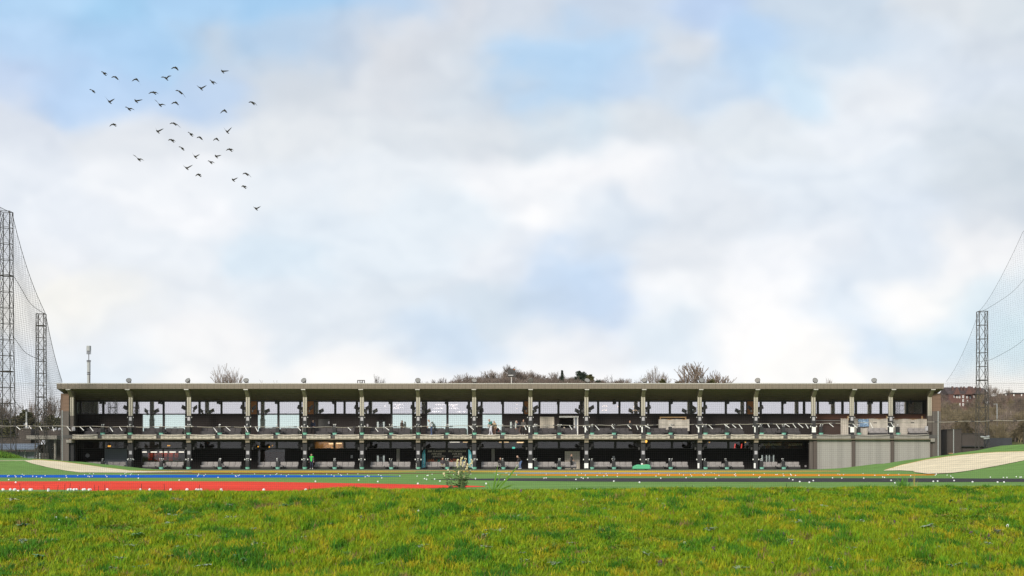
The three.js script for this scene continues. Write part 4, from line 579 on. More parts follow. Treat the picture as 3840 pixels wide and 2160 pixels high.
{ const p = at(1870, 1630, 160.6), t = thing('red_bag', 'red bag standing beside the long haired person, upper deck', 'bag', [p.x, y2, p.z]); local(t, 'sack', rbox(0.24, 0.5, 0.22, 0.07), M(0.72, 0.05, 0.04, 0.7), [0, 0.26, 0], [0, 0, -0.2]); local(t, 'strap', new THREE.TorusGeometry(0.12, 0.015, 5, 12), mat.dark, [0.06, 0.55, 0]); }
{ const D = DC + 0.1, p = at(2007, 1628, D), t = thing('golf_bag', 'grey golf bag leaning right of the ninth column, upper deck', 'golf bag', [p.x, y2, p.z]); local(t, 'tube', new THREE.CylinderGeometry(0.14, 0.12, 0.85, 12), mat.screen, [0, 0.43, 0], [0, 0, 0.1]); local(t, 'pocket', rbox(0.18, 0.35, 0.1, 0.03), M(0.22, 0.1, 0.08, 0.8), [0, 0.3, 0.14], [0, 0, 0.1]); for (let k = 0; k < 4; k++) { local(t, 'golf_club', shaftG, mat.shaft, [-0.1 + k * 0.04, 1.0, 0.02], [0, 0, 0.25 - k * 0.12], [1, 0.5, 1]); } }
{ const p = at(2393, 1632, 160.2), t = thing('camera_tripod', 'small black tripod in the tenth bay from left, upper deck', 'tripod', [p.x, y2, p.z]); for (let k = 0; k < 3; k++) { const a = k * 2.1 + 0.4; bar(t, 'leg', mat.black, V3(p.x, y2 + 0.75, p.z), V3(p.x + Math.cos(a) * 0.28, y2, p.z + Math.sin(a) * 0.28), 0.018); } local(t, 'head', rbox(0.14, 0.12, 0.12, 0.02), mat.black, [0, 0.82, 0]); }

// ---------------------------------------------------------------- lattice towers, side nets, mast
function tower(label, x, D, top, w, base, flare) {
  const t = thing('lattice_tower', label, 'tower', [x, base, -D]), h = top - base, n = Math.round(h / (w * 1.6)), wid = y => w / 2 * (1 + flare * Math.pow(clamp(1 - y / h), 2.2)), c = (s, y) => V3(x + [-1, 1, 1, -1][s] * wid(y), base + y, -D + [-1, -1, 1, 1][s] * wid(y));
  for (let s = 0; s < 4; s++) { for (let k = 0; k < 6; k++) bar(t, 'leg', mat.lattice, c(s, h * k / 6), c(s, h * (k + 1) / 6), 0.046); }
  for (let k = 0; k <= n; k++) for (let s = 0; s < 4; s++) { const y = h * k / n, e = (s + 1) % 4; bar(t, 'horizontal_bar', mat.lattice, c(s, y), c(e, y), k % 6 ? 0.028 : 0.055); if (k < n && (s !== 0)) { const y3 = h * (k + 1) / n; bar(t, 'diagonal_bar', mat.lattice, c(s, y), c(e, y3), 0.02); bar(t, 'diagonal_bar', mat.lattice, c(e, y), c(s, y3), 0.02); } }
  return t;
}
const tx = X(154, 150), rx = X(3683, 150);
tower('tall dark lattice net tower at the left edge of the picture', X(24, 140), 140, Y(794, 140), 0.98, 0.3, 0.55);
tower('shorter dark lattice net tower beside the left end of the building', tx, 150, Y(1177, 150), 0.82, 0.2, 0.25);
const tR = tower('dark lattice net tower right of the building with pale lamps low down', rx, 150, Y(1168, 150), 0.9, 0.8, 0.3);
tower('tall dark lattice net tower cut by the right edge of the picture', X(3876, 140), 140, Y(848, 140), 0.98, 2.2, 0.5);
{ const p = at(3694, 1642, 149); for (const [dx, dy, w] of [[-0.2, 0.1, 0.55], [0.15, -0.05, 0.6], [0.3, 0.15, 0.35]]) local(tR, 'lamp_head', rbox(w, 0.13, 0.25, 0.04), mat.galv, [p.x - tR.position.x + dx, p.y - tR.position.y + dy, 1], [0.3, 0, dx * 0.6]); }
function sideNet(label, pts, lows, tv = 0.013, th = 0.009, cr = 0.028) { // pts: [[x, D, top]] along the net, lows: heights of the cross cables
  const t = thing('side_net', label, 'net', [pts[0][0], 0, -pts[0][1]]), o = V3(...org(t)), list = [], cable = [], topAt = s => { const k = Math.min(pts.length - 2, Math.floor(s)), u = s - k; return { x: lerp(pts[k][0], pts[k + 1][0], u), D: lerp(pts[k][1], pts[k + 1][1], u), y: lerp(pts[k][2], pts[k + 1][2], u) - 4 * u * (1 - u) * Math.abs(pts[k][2] - pts[k + 1][2]) * 0.1, b: 0.4 }; };
  const N = (pts.length - 1) * 24, P3 = (q, y) => V3(q.x + 0.12 * Math.sin(y * 0.9 + q.D), y, -q.D).sub(o);
  for (let i = 0; i <= N; i++) { const q = topAt(i / 24); for (let y = 0.4; y < q.y - 0.01; y += 2) list.push([P3(q, y), P3(q, Math.min(q.y, y + 2)), tv, tv]); }
  for (let y = 0.6; y < 27; y += 0.21) for (let i = 0; i < N; i += 2) { const a = topAt(i / 24), b = topAt((i + 2) / 24); if (y < Math.min(a.y, b.y)) list.push([P3(a, y), P3(b, y), th, th]); }
  local(t, 'mesh', tubeGeo(list), mat.mesh).userData.kind = 'stuff';
  for (let i = 0; i < N; i++) { const a = topAt(i / 24), b = topAt((i + 1) / 24); cable.push([P3(a, a.y), P3(b, b.y), cr, cr, 4]); }
  local(t, 'top_cable', tubeGeo(cable), mat.lattice);
  for (const [k, ya, yb] of lows) { const l = []; for (let i = 0; i < 12; i++) { const f = u => { const q = topAt(k + u); return P3(q, lerp(ya, yb, u) - u * (1 - u) * 2.2); }; l.push([f(i / 12), f((i + 1) / 12), cr, cr, 4]); } local(t, 'cross_cable', tubeGeo(l), mat.lattice); }
}
sideNet('tall fine net hung between the lattice towers at left', [[X(-60, 136), 136, Y(735, 136)], [X(45, 140), 140, Y(798, 140)], [X(167, 150), 150, Y(1177, 150)], [X(231, 157), 157, Y(1431, 157)]], [[1, Y(1030, 140), Y(1178, 150)], [1, Y(1262, 140), Y(1352, 150)], [1, Y(1495, 140), Y(1553, 150)]]);
sideNet('tall fine net hung between the lattice towers at right', [[X(3920, 136), 136, Y(760, 136)], [X(3840, 140), 140, Y(870, 140)], [X(3667, 150), 150, Y(1168, 150)], [X(3546, 157), 157, Y(1431, 157)]], [[1, Y(1045, 140), Y(1170, 150)], [1, Y(1268, 140), Y(1356, 150)]], 0.004, 0.0035, 0.016);
{ const D = 230, p = at(333, 1430, D), t = thing('telecom_mast', 'grey telecom mast with drum antenna standing behind the roof at left', 'mast', [p.x, 0, -D]), c = (n, r, a, b, m) => local(t, n, cyl12, m, [0, (Y(a, D) + Y(b, D)) / 2, 0], [0, 0, 0], [r, Y(a, D) - Y(b, D), r]);
  c('antenna_drum', 0.38, 1297, 1316, mat.galv); for (const y of [1318, 1322, 1326]) c('ring', 0.38, y, y + 1.6, mat.lattice); c('rod', 0.06, 1326, 1351, mat.lattice); for (const y of [1351, 1355]) c('ring', 0.36, y, y + 2, mat.lattice); c('shaft', 0.28, 1358, 1396, mat.galv); for (const y of [1397, 1402]) c('ring', 0.3, y, y + 3, mat.lattice); c('shaft', 0.26, 1406, 1600, mat.galv); local(t, 'ladder', boxGeo(0.1, 14, 0.1), mat.lattice, [0.24, Y(1385, D) - 7.6, 0.25]); }

// ---------------------------------------------------------------- annexes at both ends
{ const D = 168, t = thing('brown_annex', 'dark brown flat roofed annex right of the long building', 'building', [X(3600, D), 0, -D]); const b = (n, m, a, e, tp, bt, d0, d1) => BX(t, n, m, X(a, D), X(e, D), Y(bt, D), Y(tp, D), d0, d1);
  b('wall', mat.wall2, 3522, 3575, 1613.5, 1770, D - 3, D + 6); b('wall', mat.wall2, 3575.2, 3668, 1628, 1770, D - 2, D + 6); b('wall', M(0.055, 0.057, 0.065, 0.8, { map: stain }), 3668.2, 3784, 1642.5, 1770, D - 1, D + 6); b('coping', mat.dark, 3521, 3576, 1612, 1613.5, D - 3.1, D + 6); b('coping', mat.dark, 3576, 3669, 1626.5, 1628, D - 2.1, D + 6); b('ledge', mat.dark, 3575, 3760, 1672, 1676, D - 2.4, D - 2.02); b('bench_board', mat.timber, 3525, 3544, 1700, 1702.5, D - 3.4, D - 3.05); b('pale_wall', mat.concrete, 3588, 3652, 1694, 1730, D - 6, D - 5.7); }
{ const D = 170, t = thing('grey_annex', 'dark annex with concrete roof slab and flue left of the building', 'building', [X(120, D), 0, -D]); const b = (n, m, a, e, tp, bt, d0, d1) => BX(t, n, m, X(a, D), X(e, D), Y(bt, D), Y(tp, D), d0, d1);
  b('chimney_block', mat.wall2, 70, 115, 1608, 1666, D, D + 3); b('coping', mat.concrete, 69, 116, 1606.5, 1608, D - 0.1, D + 3); b('wall', mat.wall2, -60, 70, 1640, 1770, D + 0.2, D + 5); b('coping', mat.wall2, -60, 70, 1638, 1640, D, D + 5); b('roof_slab', mat.concrete, 115, 228, 1634, 1648, D - 1.5, D + 5); b('wall', mat.wall2, 70, 138, 1666.5, 1770, D + 0.3, D + 5); b('rear_wall', mat.wall2, 138, 228, 1648.2, 1770, D + 3, D + 5); b('pillar', mat.concrete, 208, 214, 1648.2, 1770, D - 0.6, D - 0.2);
  b('upper_band', mat.wall2, 116, 226, 1612, 1633.8, D + 1.5, D + 4);
  const f = at(83.5, 1606, D); local(t, 'flue', cyl12, mat.galv, [f.x - t.position.x, (Y(1540, D) + Y(1606, D)) / 2, -1.5], [0, 0, 0], [0.1, Y(1540, D) - Y(1606, D), 0.1]); local(t, 'cowl', cyl12, mat.dark, [f.x - t.position.x, Y(1537, D), -1.5], [0, 0, 0], [0.14, 0.3, 0.14]); b('flue_box', mat.white, 85, 90, 1584, 1601, D + 1, D + 1.3); }
{ const D = 158, t = thing('storage_shed', 'low shed with blue grey metal roof behind the left mound', 'shed', [X(60, D), 0, -D]); const b = (n, m, a, e, tp, bt, d0, d1) => BX(t, n, m, X(a, D), X(e, D), Y(bt, D), Y(tp, D), d0, d1); local(t, 'roof', boxGeo(X(146, D) - X(-40, D), 0.06, 1.9), M(0.17, 0.2, 0.24, 0.5, { map: streak }), [X(53, D) - t.position.x, Y(1675, D), 0.4], [0.36, 0, 0]); b('wall', mat.slate, -36, 138, 1693.2, 1770, D + 0.3, D + 0.6); for (const k of [-30, 62, 92, 135]) b('post', mat.galv, k, k + 3, 1684, 1770, D, D + 0.15); b('hoarding', mat.lattice, 160, 204, 1700, 1740, D - 2, D - 1.9); b('post', mat.galv, 172, 175, 1699, 1740, D - 2.2, D - 2.05); }
// street lamp with sign on the right slope
{ const D = 205, p = at(3739, 1640, D), t = thing('street_lamp', 'grey lamp post with a small sign on the right slope', 'lamp post', [p.x, height(p.x, D), -D]), h = Y(1514, D) - height(p.x, D); local(t, 'post', cyl12, mat.galv, [0, h / 2, 0], [0, 0, 0], [0.07, h, 0.07]); local(t, 'arm', boxGeo(0.6, 0.06, 0.08), mat.galv, [-0.25, h - 0.05, 0]); local(t, 'sign', boxGeo(0.75, 0.26, 0.05), mat.slate, [-0.1, Y(1619, D) - t.position.y, 0.1]); local(t, 'sign_stripe', boxGeo(0.7, 0.06, 0.02), M(0.2, 0.5, 0.35, 0.6), [-0.1, Y(1621, D) - t.position.y, 0.14]); }
// red brick mansion on the hill at right, and a flat house beyond
function gable(w, h, d) { const s = new THREE.Shape(); s.moveTo(-w / 2, 0); s.lineTo(w / 2, 0); s.lineTo(0, h); s.closePath(); const g = new THREE.ExtrudeGeometry(s, { depth: d, bevelEnabled: false }); g.translate(0, 0, -d / 2); return g; }
{ const D = 340, brick = M(0.165, 0.085, 0.07, 0.9, { map: stain }), brick2 = M(0.135, 0.078, 0.066, 0.9, { map: stain }), tileR = M(0.085, 0.06, 0.055, 0.9, { map: stain });
  const t = thing('red_brick_mansion', 'large red brick house with gables and chimneys on the wooded hill', 'house', [X(3620, D), 10, -D]); const b = (n, m, a, e, tp, bt, d0, d1) => BX(t, n, m, X(a, D), X(e, D), Y(bt, D), Y(tp, D), d0, d1);
  b('wall', brick, 3558, 3634, 1478, 1560, D, D + 8); b('wall', brick2, 3634.2, 3700, 1478, 1560, D + 1, D + 9);
  const rf = (px, w, h, d, z, py, m = tileR, ry = 0) => local(t, 'roof', gable(w, h, d), m, [X(px, D) - t.position.x, Y(py, D) - 10, z], [0, ry, 0]);
  rf(3596, 8.2, 1.9, 5.2, -4, 1478, tileR, Math.PI / 2); rf(3586, 1.6, 1.9, 1, 0.3, 1480, brick); rf(3630, 1.6, 2, 1, 0.3, 1480, brick); rf(3650, 2.6, 1.9, 8, -4.6, 1478, brick2); rf(3682, 8.4, 1.7, 3.6, -4, 1478, tileR, Math.PI / 2);
  for (const [p, y, w] of [[3583, 1450, 0.5], [3597, 1453, 0.4], [3616, 1451, 0.5], [3627, 1451, 0.5], [3649, 1450, 0.5], [3671, 1451, 0.4], [3686, 1452, 0.5]]) { const c = BX(t, 'chimney', brick2, X(p, D) - w / 2, X(p, D) + w / 2, Y(1476, D), Y(y, D), D + 2, D + 2.8); for (const s of [-0.12, 0.12]) local(c, 'chimney_pot', cylUnit, brick, [s * w * 2, (Y(y, D) - Y(1476, D)) / 2 + 0.12, 0], [0, 0, 0], [0.09, 0.25, 0.09]); }
  for (const [a, e, tp, bt] of [[3583, 3588, 1470, 1480], [3588.6, 3593, 1470, 1480], [3576, 3579.5, 1483, 1491], [3585.5, 3591, 1484, 1492.5], [3595, 3600.5, 1483, 1493], [3609, 3614.5, 1483, 1493], [3609, 3614.5, 1497, 1507], [3597, 3601, 1512, 1522], [3609, 3614, 1512, 1523], [3624, 3628, 1484, 1494], [3626, 3629, 1500, 1508], [3641, 3646, 1469, 1477], [3641, 3646, 1486, 1494], [3656, 3659, 1483, 1491]]) { const w = b('window', mat.white, a, e, tp, bt, D - 0.08 + (a > 3634 ? 1 : 0), D + 0.02 + (a > 3634 ? 1 : 0)); const ww = X(e, D) - X(a, D), hh = Y(tp, D) - Y(bt, D); for (const s of [-1, 1]) local(w, 'pane', boxGeo(ww * 0.36, hh * 0.36, 0.02), P(0.1, 0.1, 0.11, 0.1, {}), [0, s * hh * 0.22, 0.055]); } }
{ const D = 330, t = thing('flat_roofed_house', 'brown flat roofed house at the right edge of the hill', 'house', [X(3810, D), 10, -D]); const b = (n, m, a, e, tp, bt, d0, d1) => BX(t, n, m, X(a, D), X(e, D), Y(bt, D), Y(tp, D), d0, d1); const w = M(0.16, 0.1, 0.08, 0.9, { map: stain }); b('wall', w, 3786, 3880, 1476, 1540, D, D + 8); b('roof', mat.dark, 3783, 3880, 1473, 1476, D - 0.3, D + 8); for (const k of [3756, 3770, 3800, 3829]) b('window', mat.white, k, k + 4, 1478, 1485, D - 0.05, D + 0.02); b('wing', w, 3748, 3785.8, 1483, 1540, D + 1, D + 7); b('chimney', w, 3762, 3768, 1475, 1483, D + 2, D + 3); }

// ---------------------------------------------------------------- trees
const barkA = M(0.19, 0.148, 0.12, 0.95), barkB = M(0.24, 0.185, 0.145, 0.95), barkC = M(0.11, 0.088, 0.072, 0.95), barkOlive = M(0.22, 0.175, 0.10, 0.95);
function growTree(seed, H, { spread = 0.6, levels = 5, kids = 4, twig = 0.018, r0 = 0.018, upright = 0.35, bole = 0.28 } = {}) {
  const r = rng(seed), trunk = [], crown = [];
  (function grow(p, d, len, rad, lv) {
    const n = lv === 0 ? 4 : 3; let q = p.clone(); const dir = d.clone(), nodes = [];
    for (let k = 0; k < n; k++) { dir.x += (r() - 0.5) * 0.34; dir.z += (r() - 0.5) * 0.34; dir.y += (r() - 0.35) * upright * 0.4; dir.normalize(); const e = q.clone().addScaledVector(dir, len / n), ra = lerp(rad, rad * 0.62, k / n), rb = lerp(rad, rad * 0.62, (k + 1) / n); (lv === 0 ? trunk : crown).push([q.clone(), e, Math.max(twig, ra), Math.max(twig * 0.8, rb), lv === 0 ? 7 : lv < 2 ? 5 : 3]); q = e; nodes.push([e.clone(), dir.clone(), rb]); }
    if (lv >= levels) return;
    const m = kids + (r() > 0.6 ? 1 : 0) - (lv === levels - 1 ? 1 : 0);
    for (let k = 0; k < m; k++) { const [e, dd, rb] = nodes[Math.min(n - 1, Math.max(lv === 0 ? 1 : 0, Math.floor(r() * n + 0.6)))], a = r() * 6.283, t = spread * (0.55 + r() * 0.7), ax = V3(Math.cos(a), 0.1 * (r() - 0.3), Math.sin(a)); const nd = dd.clone().multiplyScalar(Math.cos(t)).addScaledVector(ax, Math.sin(t)); nd.y += upright * 0.5; grow(e, nd.normalize(), len * (0.62 + r() * 0.2) * (lv === 0 ? 0.95 : 1), rb * 0.66, lv + 1); }
  })(V3(0, -0.2, 0), V3(0, 1, 0), H * bole, H * r0, 0);
  const hi = Math.max(...crown.map(s => s[1].y)), k = H / hi; // scaled so that the crown ends at H
  const fix = l => l.map(([a, b, x, y, n]) => [a.multiplyScalar(1), b, x, y, n]);
  const gt = tubeGeo(fix(trunk)), gc = tubeGeo(fix(crown)); gt.scale(k, k, k); gc.scale(k, k, k); return { trunk: gt, crown: gc, H };
}
const kinds = [growTree(3, 10, { twig: 0.02, r0: 0.015, kids: 3 }), growTree(14, 10, { spread: 0.62, kids: 4, upright: 0.3, twig: 0.018, r0: 0.014 }), growTree(29, 10, { spread: 0.5, upright: 0.5, twig: 0.02, r0: 0.015, kids: 3 }), growTree(41, 10, { spread: 0.62, upright: 0.42, kids: 4, bole: 0.22, twig: 0.018, r0: 0.014 })];
function bareTree(k, bark, px, topPy, D, label, group, turn, wide = 1, ground) {
  const x = X(px, D), g = ground ?? height(x, D), h = Y(topPy, D) - g, t = thing('bare_tree', label, 'tree', [x, g, -D], group, turn), s = h / kinds[k].H; t.scale.set(s * wide, s, s * wide); local(t, 'trunk', kinds[k].trunk, bark); local(t, 'crown', kinds[k].crown, bark); return t;
}
// lone trees above the roof
bareTree(1, barkB, 850, 1360, 300, 'rounded bare tree above the roof left of centre', null, 0.4, 0.58);
bareTree(1, barkB, 2470, 1370, 300, 'bare tree with pale open crown above the roof, left of the widest one', null, 1.7, 0.6);
bareTree(3, barkB, 2672, 1356, 290, 'widest bare tree above the roof right of centre', null, 4.1, 0.85);
bareTree(2, barkC, 1432, 1402, 320, 'small upright bare tree just above the roof beside the camera box', null, 2, 0.4);
bareTree(2, barkB, 3115, 1414, 320, 'thin faint sapling top above the roof at right', null, 1, 0.35);
bareTree(0, barkB, 960, 1425, 300, 'low bare tree just right of the rounded one above the roof', null, 3, 0.7);
// the wood on the hill behind the roof
{ const r = rng(77), skyline = [[1550, 1418], [1640, 1410], [1700, 1406], [1736, 1396], [1790, 1390], [1838, 1384], [1880, 1372], [1915, 1364], [1948, 1380], [1985, 1386], [2030, 1394], [2070, 1390], [2110, 1400], [2150, 1404], [2210, 1404], [2265, 1416], [2300, 1400], [2340, 1414], [2380, 1420]];
  skyline.flatMap(([px, py], i) => [[px, py], [px + 14 + r() * 18, py + 10 + r() * 10]]).forEach(([px, py], i) => bareTree(i % 4, [barkA, barkB, barkC][i % 3], px, py + 2, 372 + r() * 30, `bare winter tree in the hilltop wood behind the roof, ${ord(i)} from left`, 'trees of the hilltop wood', r() * 6, 0.8 + r() * 0.45)); }
function foliage(seed, shape, n, leaf) { // many small leaf faces spread through a crown
  const r = rng(seed), pos = [], idx = []; for (let i = 0; i < n; i++) { const p = shape(r), a = r() * 6.28, b = (r() - 0.5) * 2.2, s = leaf * (0.6 + r() * 0.8), u = V3(Math.cos(a) * s, Math.sin(b) * s * 0.6, Math.sin(a) * s), v = V3((r() - 0.5) * s, s * 0.6 * (r() - 0.2), (r() - 0.5) * s), k = pos.length / 3; pos.push(p.x - u.x, p.y - u.y, p.z - u.z, p.x + u.x, p.y + u.y, p.z + u.z, p.x + v.x * 1.6, p.y + v.y * 1.6, p.z + v.z * 1.6); idx.push(k, k + 1, k + 2); }
  const g = new THREE.BufferGeometry(); g.setAttribute('position', new THREE.Float32BufferAttribute(pos, 3)); g.setIndex(idx); g.computeVertexNormals(); return g;
}
const needle = M(0.055, 0.075, 0.05, 0.95, { side: THREE.DoubleSide }), ivy = M(0.11, 0.105, 0.04, 0.95, { side: THREE.DoubleSide }), hedgeM = M(0.10, 0.088, 0.045, 0.95, { side: THREE.DoubleSide });
const clumpShape = (rx, ry, y0, lobes, seed) => { const q = rng(seed), c = Array.from({ length: lobes }, () => { const a = q() * 6.28, e = Math.sqrt(q()); return V3(Math.cos(a) * e * rx * 0.72, y0 + ry * q() * (1 - 0.45 * e), Math.sin(a) * e * rx * 0.72); }); return r => { const b = c[Math.floor(r() * lobes)], d = V3(r() - 0.5, r() - 0.5, r() - 0.5).normalize().multiplyScalar(Math.pow(r(), 0.4)); return V3(b.x + d.x * rx * 0.4, b.y + d.y * rx * 0.34, b.z + d.z * rx * 0.4); }; };
const coneShape = (rx, h, y0) => r => { const t = Math.pow(r(), 0.7), a = r() * 6.28, e = rx * (1 - t) * (0.35 + 0.65 * Math.sqrt(r())) * (0.7 + 0.3 * Math.sin(t * 40)) + 0.1; return V3(Math.cos(a) * e, y0 + t * h, Math.sin(a) * e); };
function evergreen(name, label, px, topPy, D, wpx, shape, m, n, group, seed, baseY) { const x = X(px, D), g = baseY ?? height(x, D), h = Y(topPy, D) - g, rx = wpx / 2 * D / F, t = thing(name, label, 'tree', [x, g, -D], group); local(t, 'trunk', new THREE.CylinderGeometry(0.08, 0.2, h * 0.9, 6), barkC, [0, h * 0.45, 0]); const s = shape === 'cone' ? coneShape(rx, h * 0.8, h * 0.2) : clumpShape(rx, Math.min(h * 0.8, rx * 1.7), h - rx * 0.3 - Math.min(h * 0.8, rx * 1.7), 16, seed); const cg = foliage(seed, s, Math.round(n * 1.8), shape === 'cone' ? 0.2 : 0.22); local(t, 'crown', cg, m); }
evergreen('conifer', 'slim dark conifer rising from the hilltop wood', 2108, 1390, 365, 26, 'cone', needle, 1800, null, 5);
evergreen('cedar_tree', 'broad dark evergreen rising highest from the wood right of centre', 2178, 1381, 365, 62, 'clump', needle, 3600, null, 6);
evergreen('evergreen_tree', 'rounded olive evergreen right of the broad dark one', 2212, 1400, 360, 34, 'clump', ivy, 1800, null, 7);
evergreen('evergreen_tree', 'small dark round evergreen right of the wood', 2246, 1416, 360, 26, 'clump', needle, 1300, null, 8);
evergreen('ivy_clad_tree', 'square ivy clad tree top above the roof between two bare trees', 2487, 1417, 290, 26, 'clump', ivy, 1300, null, 9);
evergreen('ivy_clad_tree', 'grey green bushy tree top above the roof left of the widest bare tree', 2545, 1420, 300, 26, 'clump', needle, 1000, null, 10);
evergreen('ivy_clad_tree', 'olive ivy clump low in the widest bare tree above the roof', 2668, 1414, 288, 40, 'clump', ivy, 1800, null, 11);
// left: trees and hedges behind the towers
bareTree(2, barkA, 210, 1480, 205, 'bare tree between the shorter tower and the left end of the building', null, 0.5, 0.8); bareTree(0, barkB, 185, 1505, 215, 'bare tree behind the shorter left tower', null, 2.5, 0.8); bareTree(2, barkB, 128, 1490, 225, 'slim bare tree between the two left towers', null, 1, 0.3); bareTree(1, barkA, 20, 1500, 205, 'bare tree behind the tall left tower', null, 4, 0.8); bareTree(0, barkA, 60, 1510, 215, 'bare tree right of the tall left tower', null, 3.3, 0.8); bareTree(3, barkA, -40, 1490, 210, 'bare tree at the left picture edge', null, 2.2, 0.8);
[[12, 1560, 90], [62, 1545, 56], [98, 1530, 40], [112, 1552, 44], [150, 1568, 60], [190, 1548, 52], [215, 1555, 44]].forEach(([px, py, w], i) => evergreen('evergreen_bush', `dark olive evergreen behind the left annex, ${ord(i)} from left`, px, py, 200, w, 'clump', i % 2 ? hedgeM : ivy, 2400, 'evergreens behind the left annex', 30 + i));
// right: wooded slope
bareTree(1, barkB, 3722, 1440, 300, 'tallest bare tree on the right slope beside the net tower', null, 1, 0.85); bareTree(0, barkB, 3745, 1452, 295, 'russet bare tree right of the net tower', null, 3, 0.8); bareTree(3, barkA, 3785, 1460, 345, 'faint bare tree above the flat roofed house', null, 5, 0.6); bareTree(2, barkA, 3538, 1472, 330, 'bare tree left of the brick mansion', null, 2, 0.7); bareTree(0, barkC, 3815, 1560, 215, 'dark leaning bare tree at the right picture edge', null, 2.4, 0.7);
[[3545, 1486], [3562, 1496], [3592, 1506], [3640, 1500], [3660, 1488], [3678, 1470], [3700, 1462], [3760, 1474], [3775, 1482], [3800, 1490], [3822, 1478], [3838, 1486]].forEach(([px, py], i) => bareTree([0, 2, 1, 3][i % 4], [barkB, barkA, barkOlive][i % 3], px, py, 285 + (i * 7 % 5) * 9, `bare brown tree on the right hillside, ${ord(i)} from left among those by the houses`, 'bare trees by the houses on the hill', i * 1.3, 0.75));
function wood(name, label, bark, k, list) { const g = mergeGeometries([kinds[k].trunk, kinds[k].crown]), m = new THREE.InstancedMesh(g, bark, list.length), o = new THREE.Object3D(); list.forEach(([x, D, h, turn, wide], i) => { o.position.set(x, height(x, D) - 0.2, -D); o.rotation.y = turn; const s = h / 10; o.scale.set(s * wide, s, s * wide); o.updateMatrix(); m.setMatrixAt(i, o.matrix); }); m.name = numbered(name); m.castShadow = m.receiveShadow = true; scene.add(m); tag(m, label, 'wood', null, 'stuff'); }
{ const r = rng(9), A = [], B = [], C = []; for (let i = 0; i < 420; i++) { const D = 188 + Math.pow(r(), 0.8) * 145, px = 3515 + r() * 420, x = X(px, D); if (px > 3770 && D < 212) continue; const cap = px > 3545 && px < 3705 ? Y((px < 3600 || px > 3628 ? 1500 : 1520) + r() * 60, D) : Y(1490 + r() * 70, D), h = Math.min(2.6 + r() * 3.4, cap - height(x, D)); if (h < 1.2) continue; (i % 3 ? A : B).push([x, D, h, r() * 6, 0.8 + r() * 0.7]); }
  for (let i = 0; i < 230; i++) { const D = 330 + r() * 60, px = 1590 + r() * 800, x = X(px, D), top = Y(table([[1560, 1432], [1700, 1412], [1780, 1398], [1880, 1399], [2000, 1400], [2150, 1408], [2300, 1420], [2420, 1434]], px) + Math.pow(r(), 0.7) * 34, D), h = top - height(x, D); if (h > 1.5) C.push([x, D, h, r() * 6, 0.8 + r() * 0.5]); }
  wood('hillside_scrub', 'brown leafless scrub covering the right hillside', barkOlive, 1, A); wood('hillside_scrub', 'dark leafless undergrowth among the scrub of the right hillside', barkB, 0, B); wood('hilltop_wood', 'brown mass of bare wood low behind the roof', barkA, 2, C); }

// ---------------------------------------------------------------- birds
const birdM = M(0.075, 0.07, 0.072, 0.9);
const birdList = [[212, 177, 183, 160, 242, 185], [318, 213, 271, 211, 351, 255], [500, 230, 451, 244, 533, 281], [845, 130, 795, 135, 862, 146], [755, 220, 706, 208, 800, 194], [1248, 158, 1230, 120, 1305, 150], [1160, 253, 1133, 232, 1200, 267], [1060, 308, 1020, 277, 1109, 278], [115, 332, 79, 316, 138, 346], [258, 425, 216, 371, 303, 395], [650, 345, 597, 353, 687, 355], [878, 340, 833, 325, 928, 390], [490, 418, 479, 393, 547, 403], [700, 453, 650, 402, 750, 453], [847, 435, 796, 443, 876, 484], [428, 488, 391, 469, 477, 494], [300, 625, 254, 640, 325, 635], [1515, 435, 1475, 430, 1553, 457], [1272, 503, 1226, 526, 1295, 530], [828, 617, 782, 618, 883, 653], [680, 685, 660, 645, 732, 657], [1290, 688, 1258, 650, 1330, 645], [972, 711, 942, 690, 998, 719], [1057, 741, 1020, 741, 1084, 776], [1203, 752, 1163, 765, 1228, 797], [808, 764, 769, 762, 838, 773], [897, 835, 862, 818, 915, 846], [1010, 907, 979, 866, 1049, 882], [1318, 845, 1277, 852, 1347, 852], [1193, 903, 1185, 882, 1238, 890], [1145, 955, 1117, 943, 1182, 962], [515, 930, 460, 886, 560, 938], [935, 1007, 901, 978, 987, 976], [1045, 1066, 1008, 1076, 1066, 1073], [1460, 1058, 1422, 1058, 1500, 1085], [1342, 1110, 1331, 1088, 1383, 1087], [1440, 1170, 1412, 1170, 1466, 1177], [1543, 1362, 1516, 1340, 1583, 1339]];
const order = birdList.map((b, i) => i).sort((a, b) => birdList[a][0] - birdList[b][0]);
const bodyG = new THREE.LatheGeometry([[0, -0.15], [0.03, -0.13], [0.055, -0.05], [0.062, 0.02], [0.05, 0.09], [0.03, 0.125], [0.032, 0.15], [0.02, 0.18], [0, 0.21]].map(([a, b]) => new THREE.Vector2(a, b)), 10), tailG = (() => { const s = new THREE.Shape(); s.moveTo(-0.02, 0); s.lineTo(0.02, 0); s.lineTo(0.055, -0.13); s.lineTo(-0.055, -0.13); s.closePath(); const g = new THREE.ExtrudeGeometry(s, { depth: 0.01, bevelEnabled: false }); g.translate(0, -0.12, -0.005); return g; })();
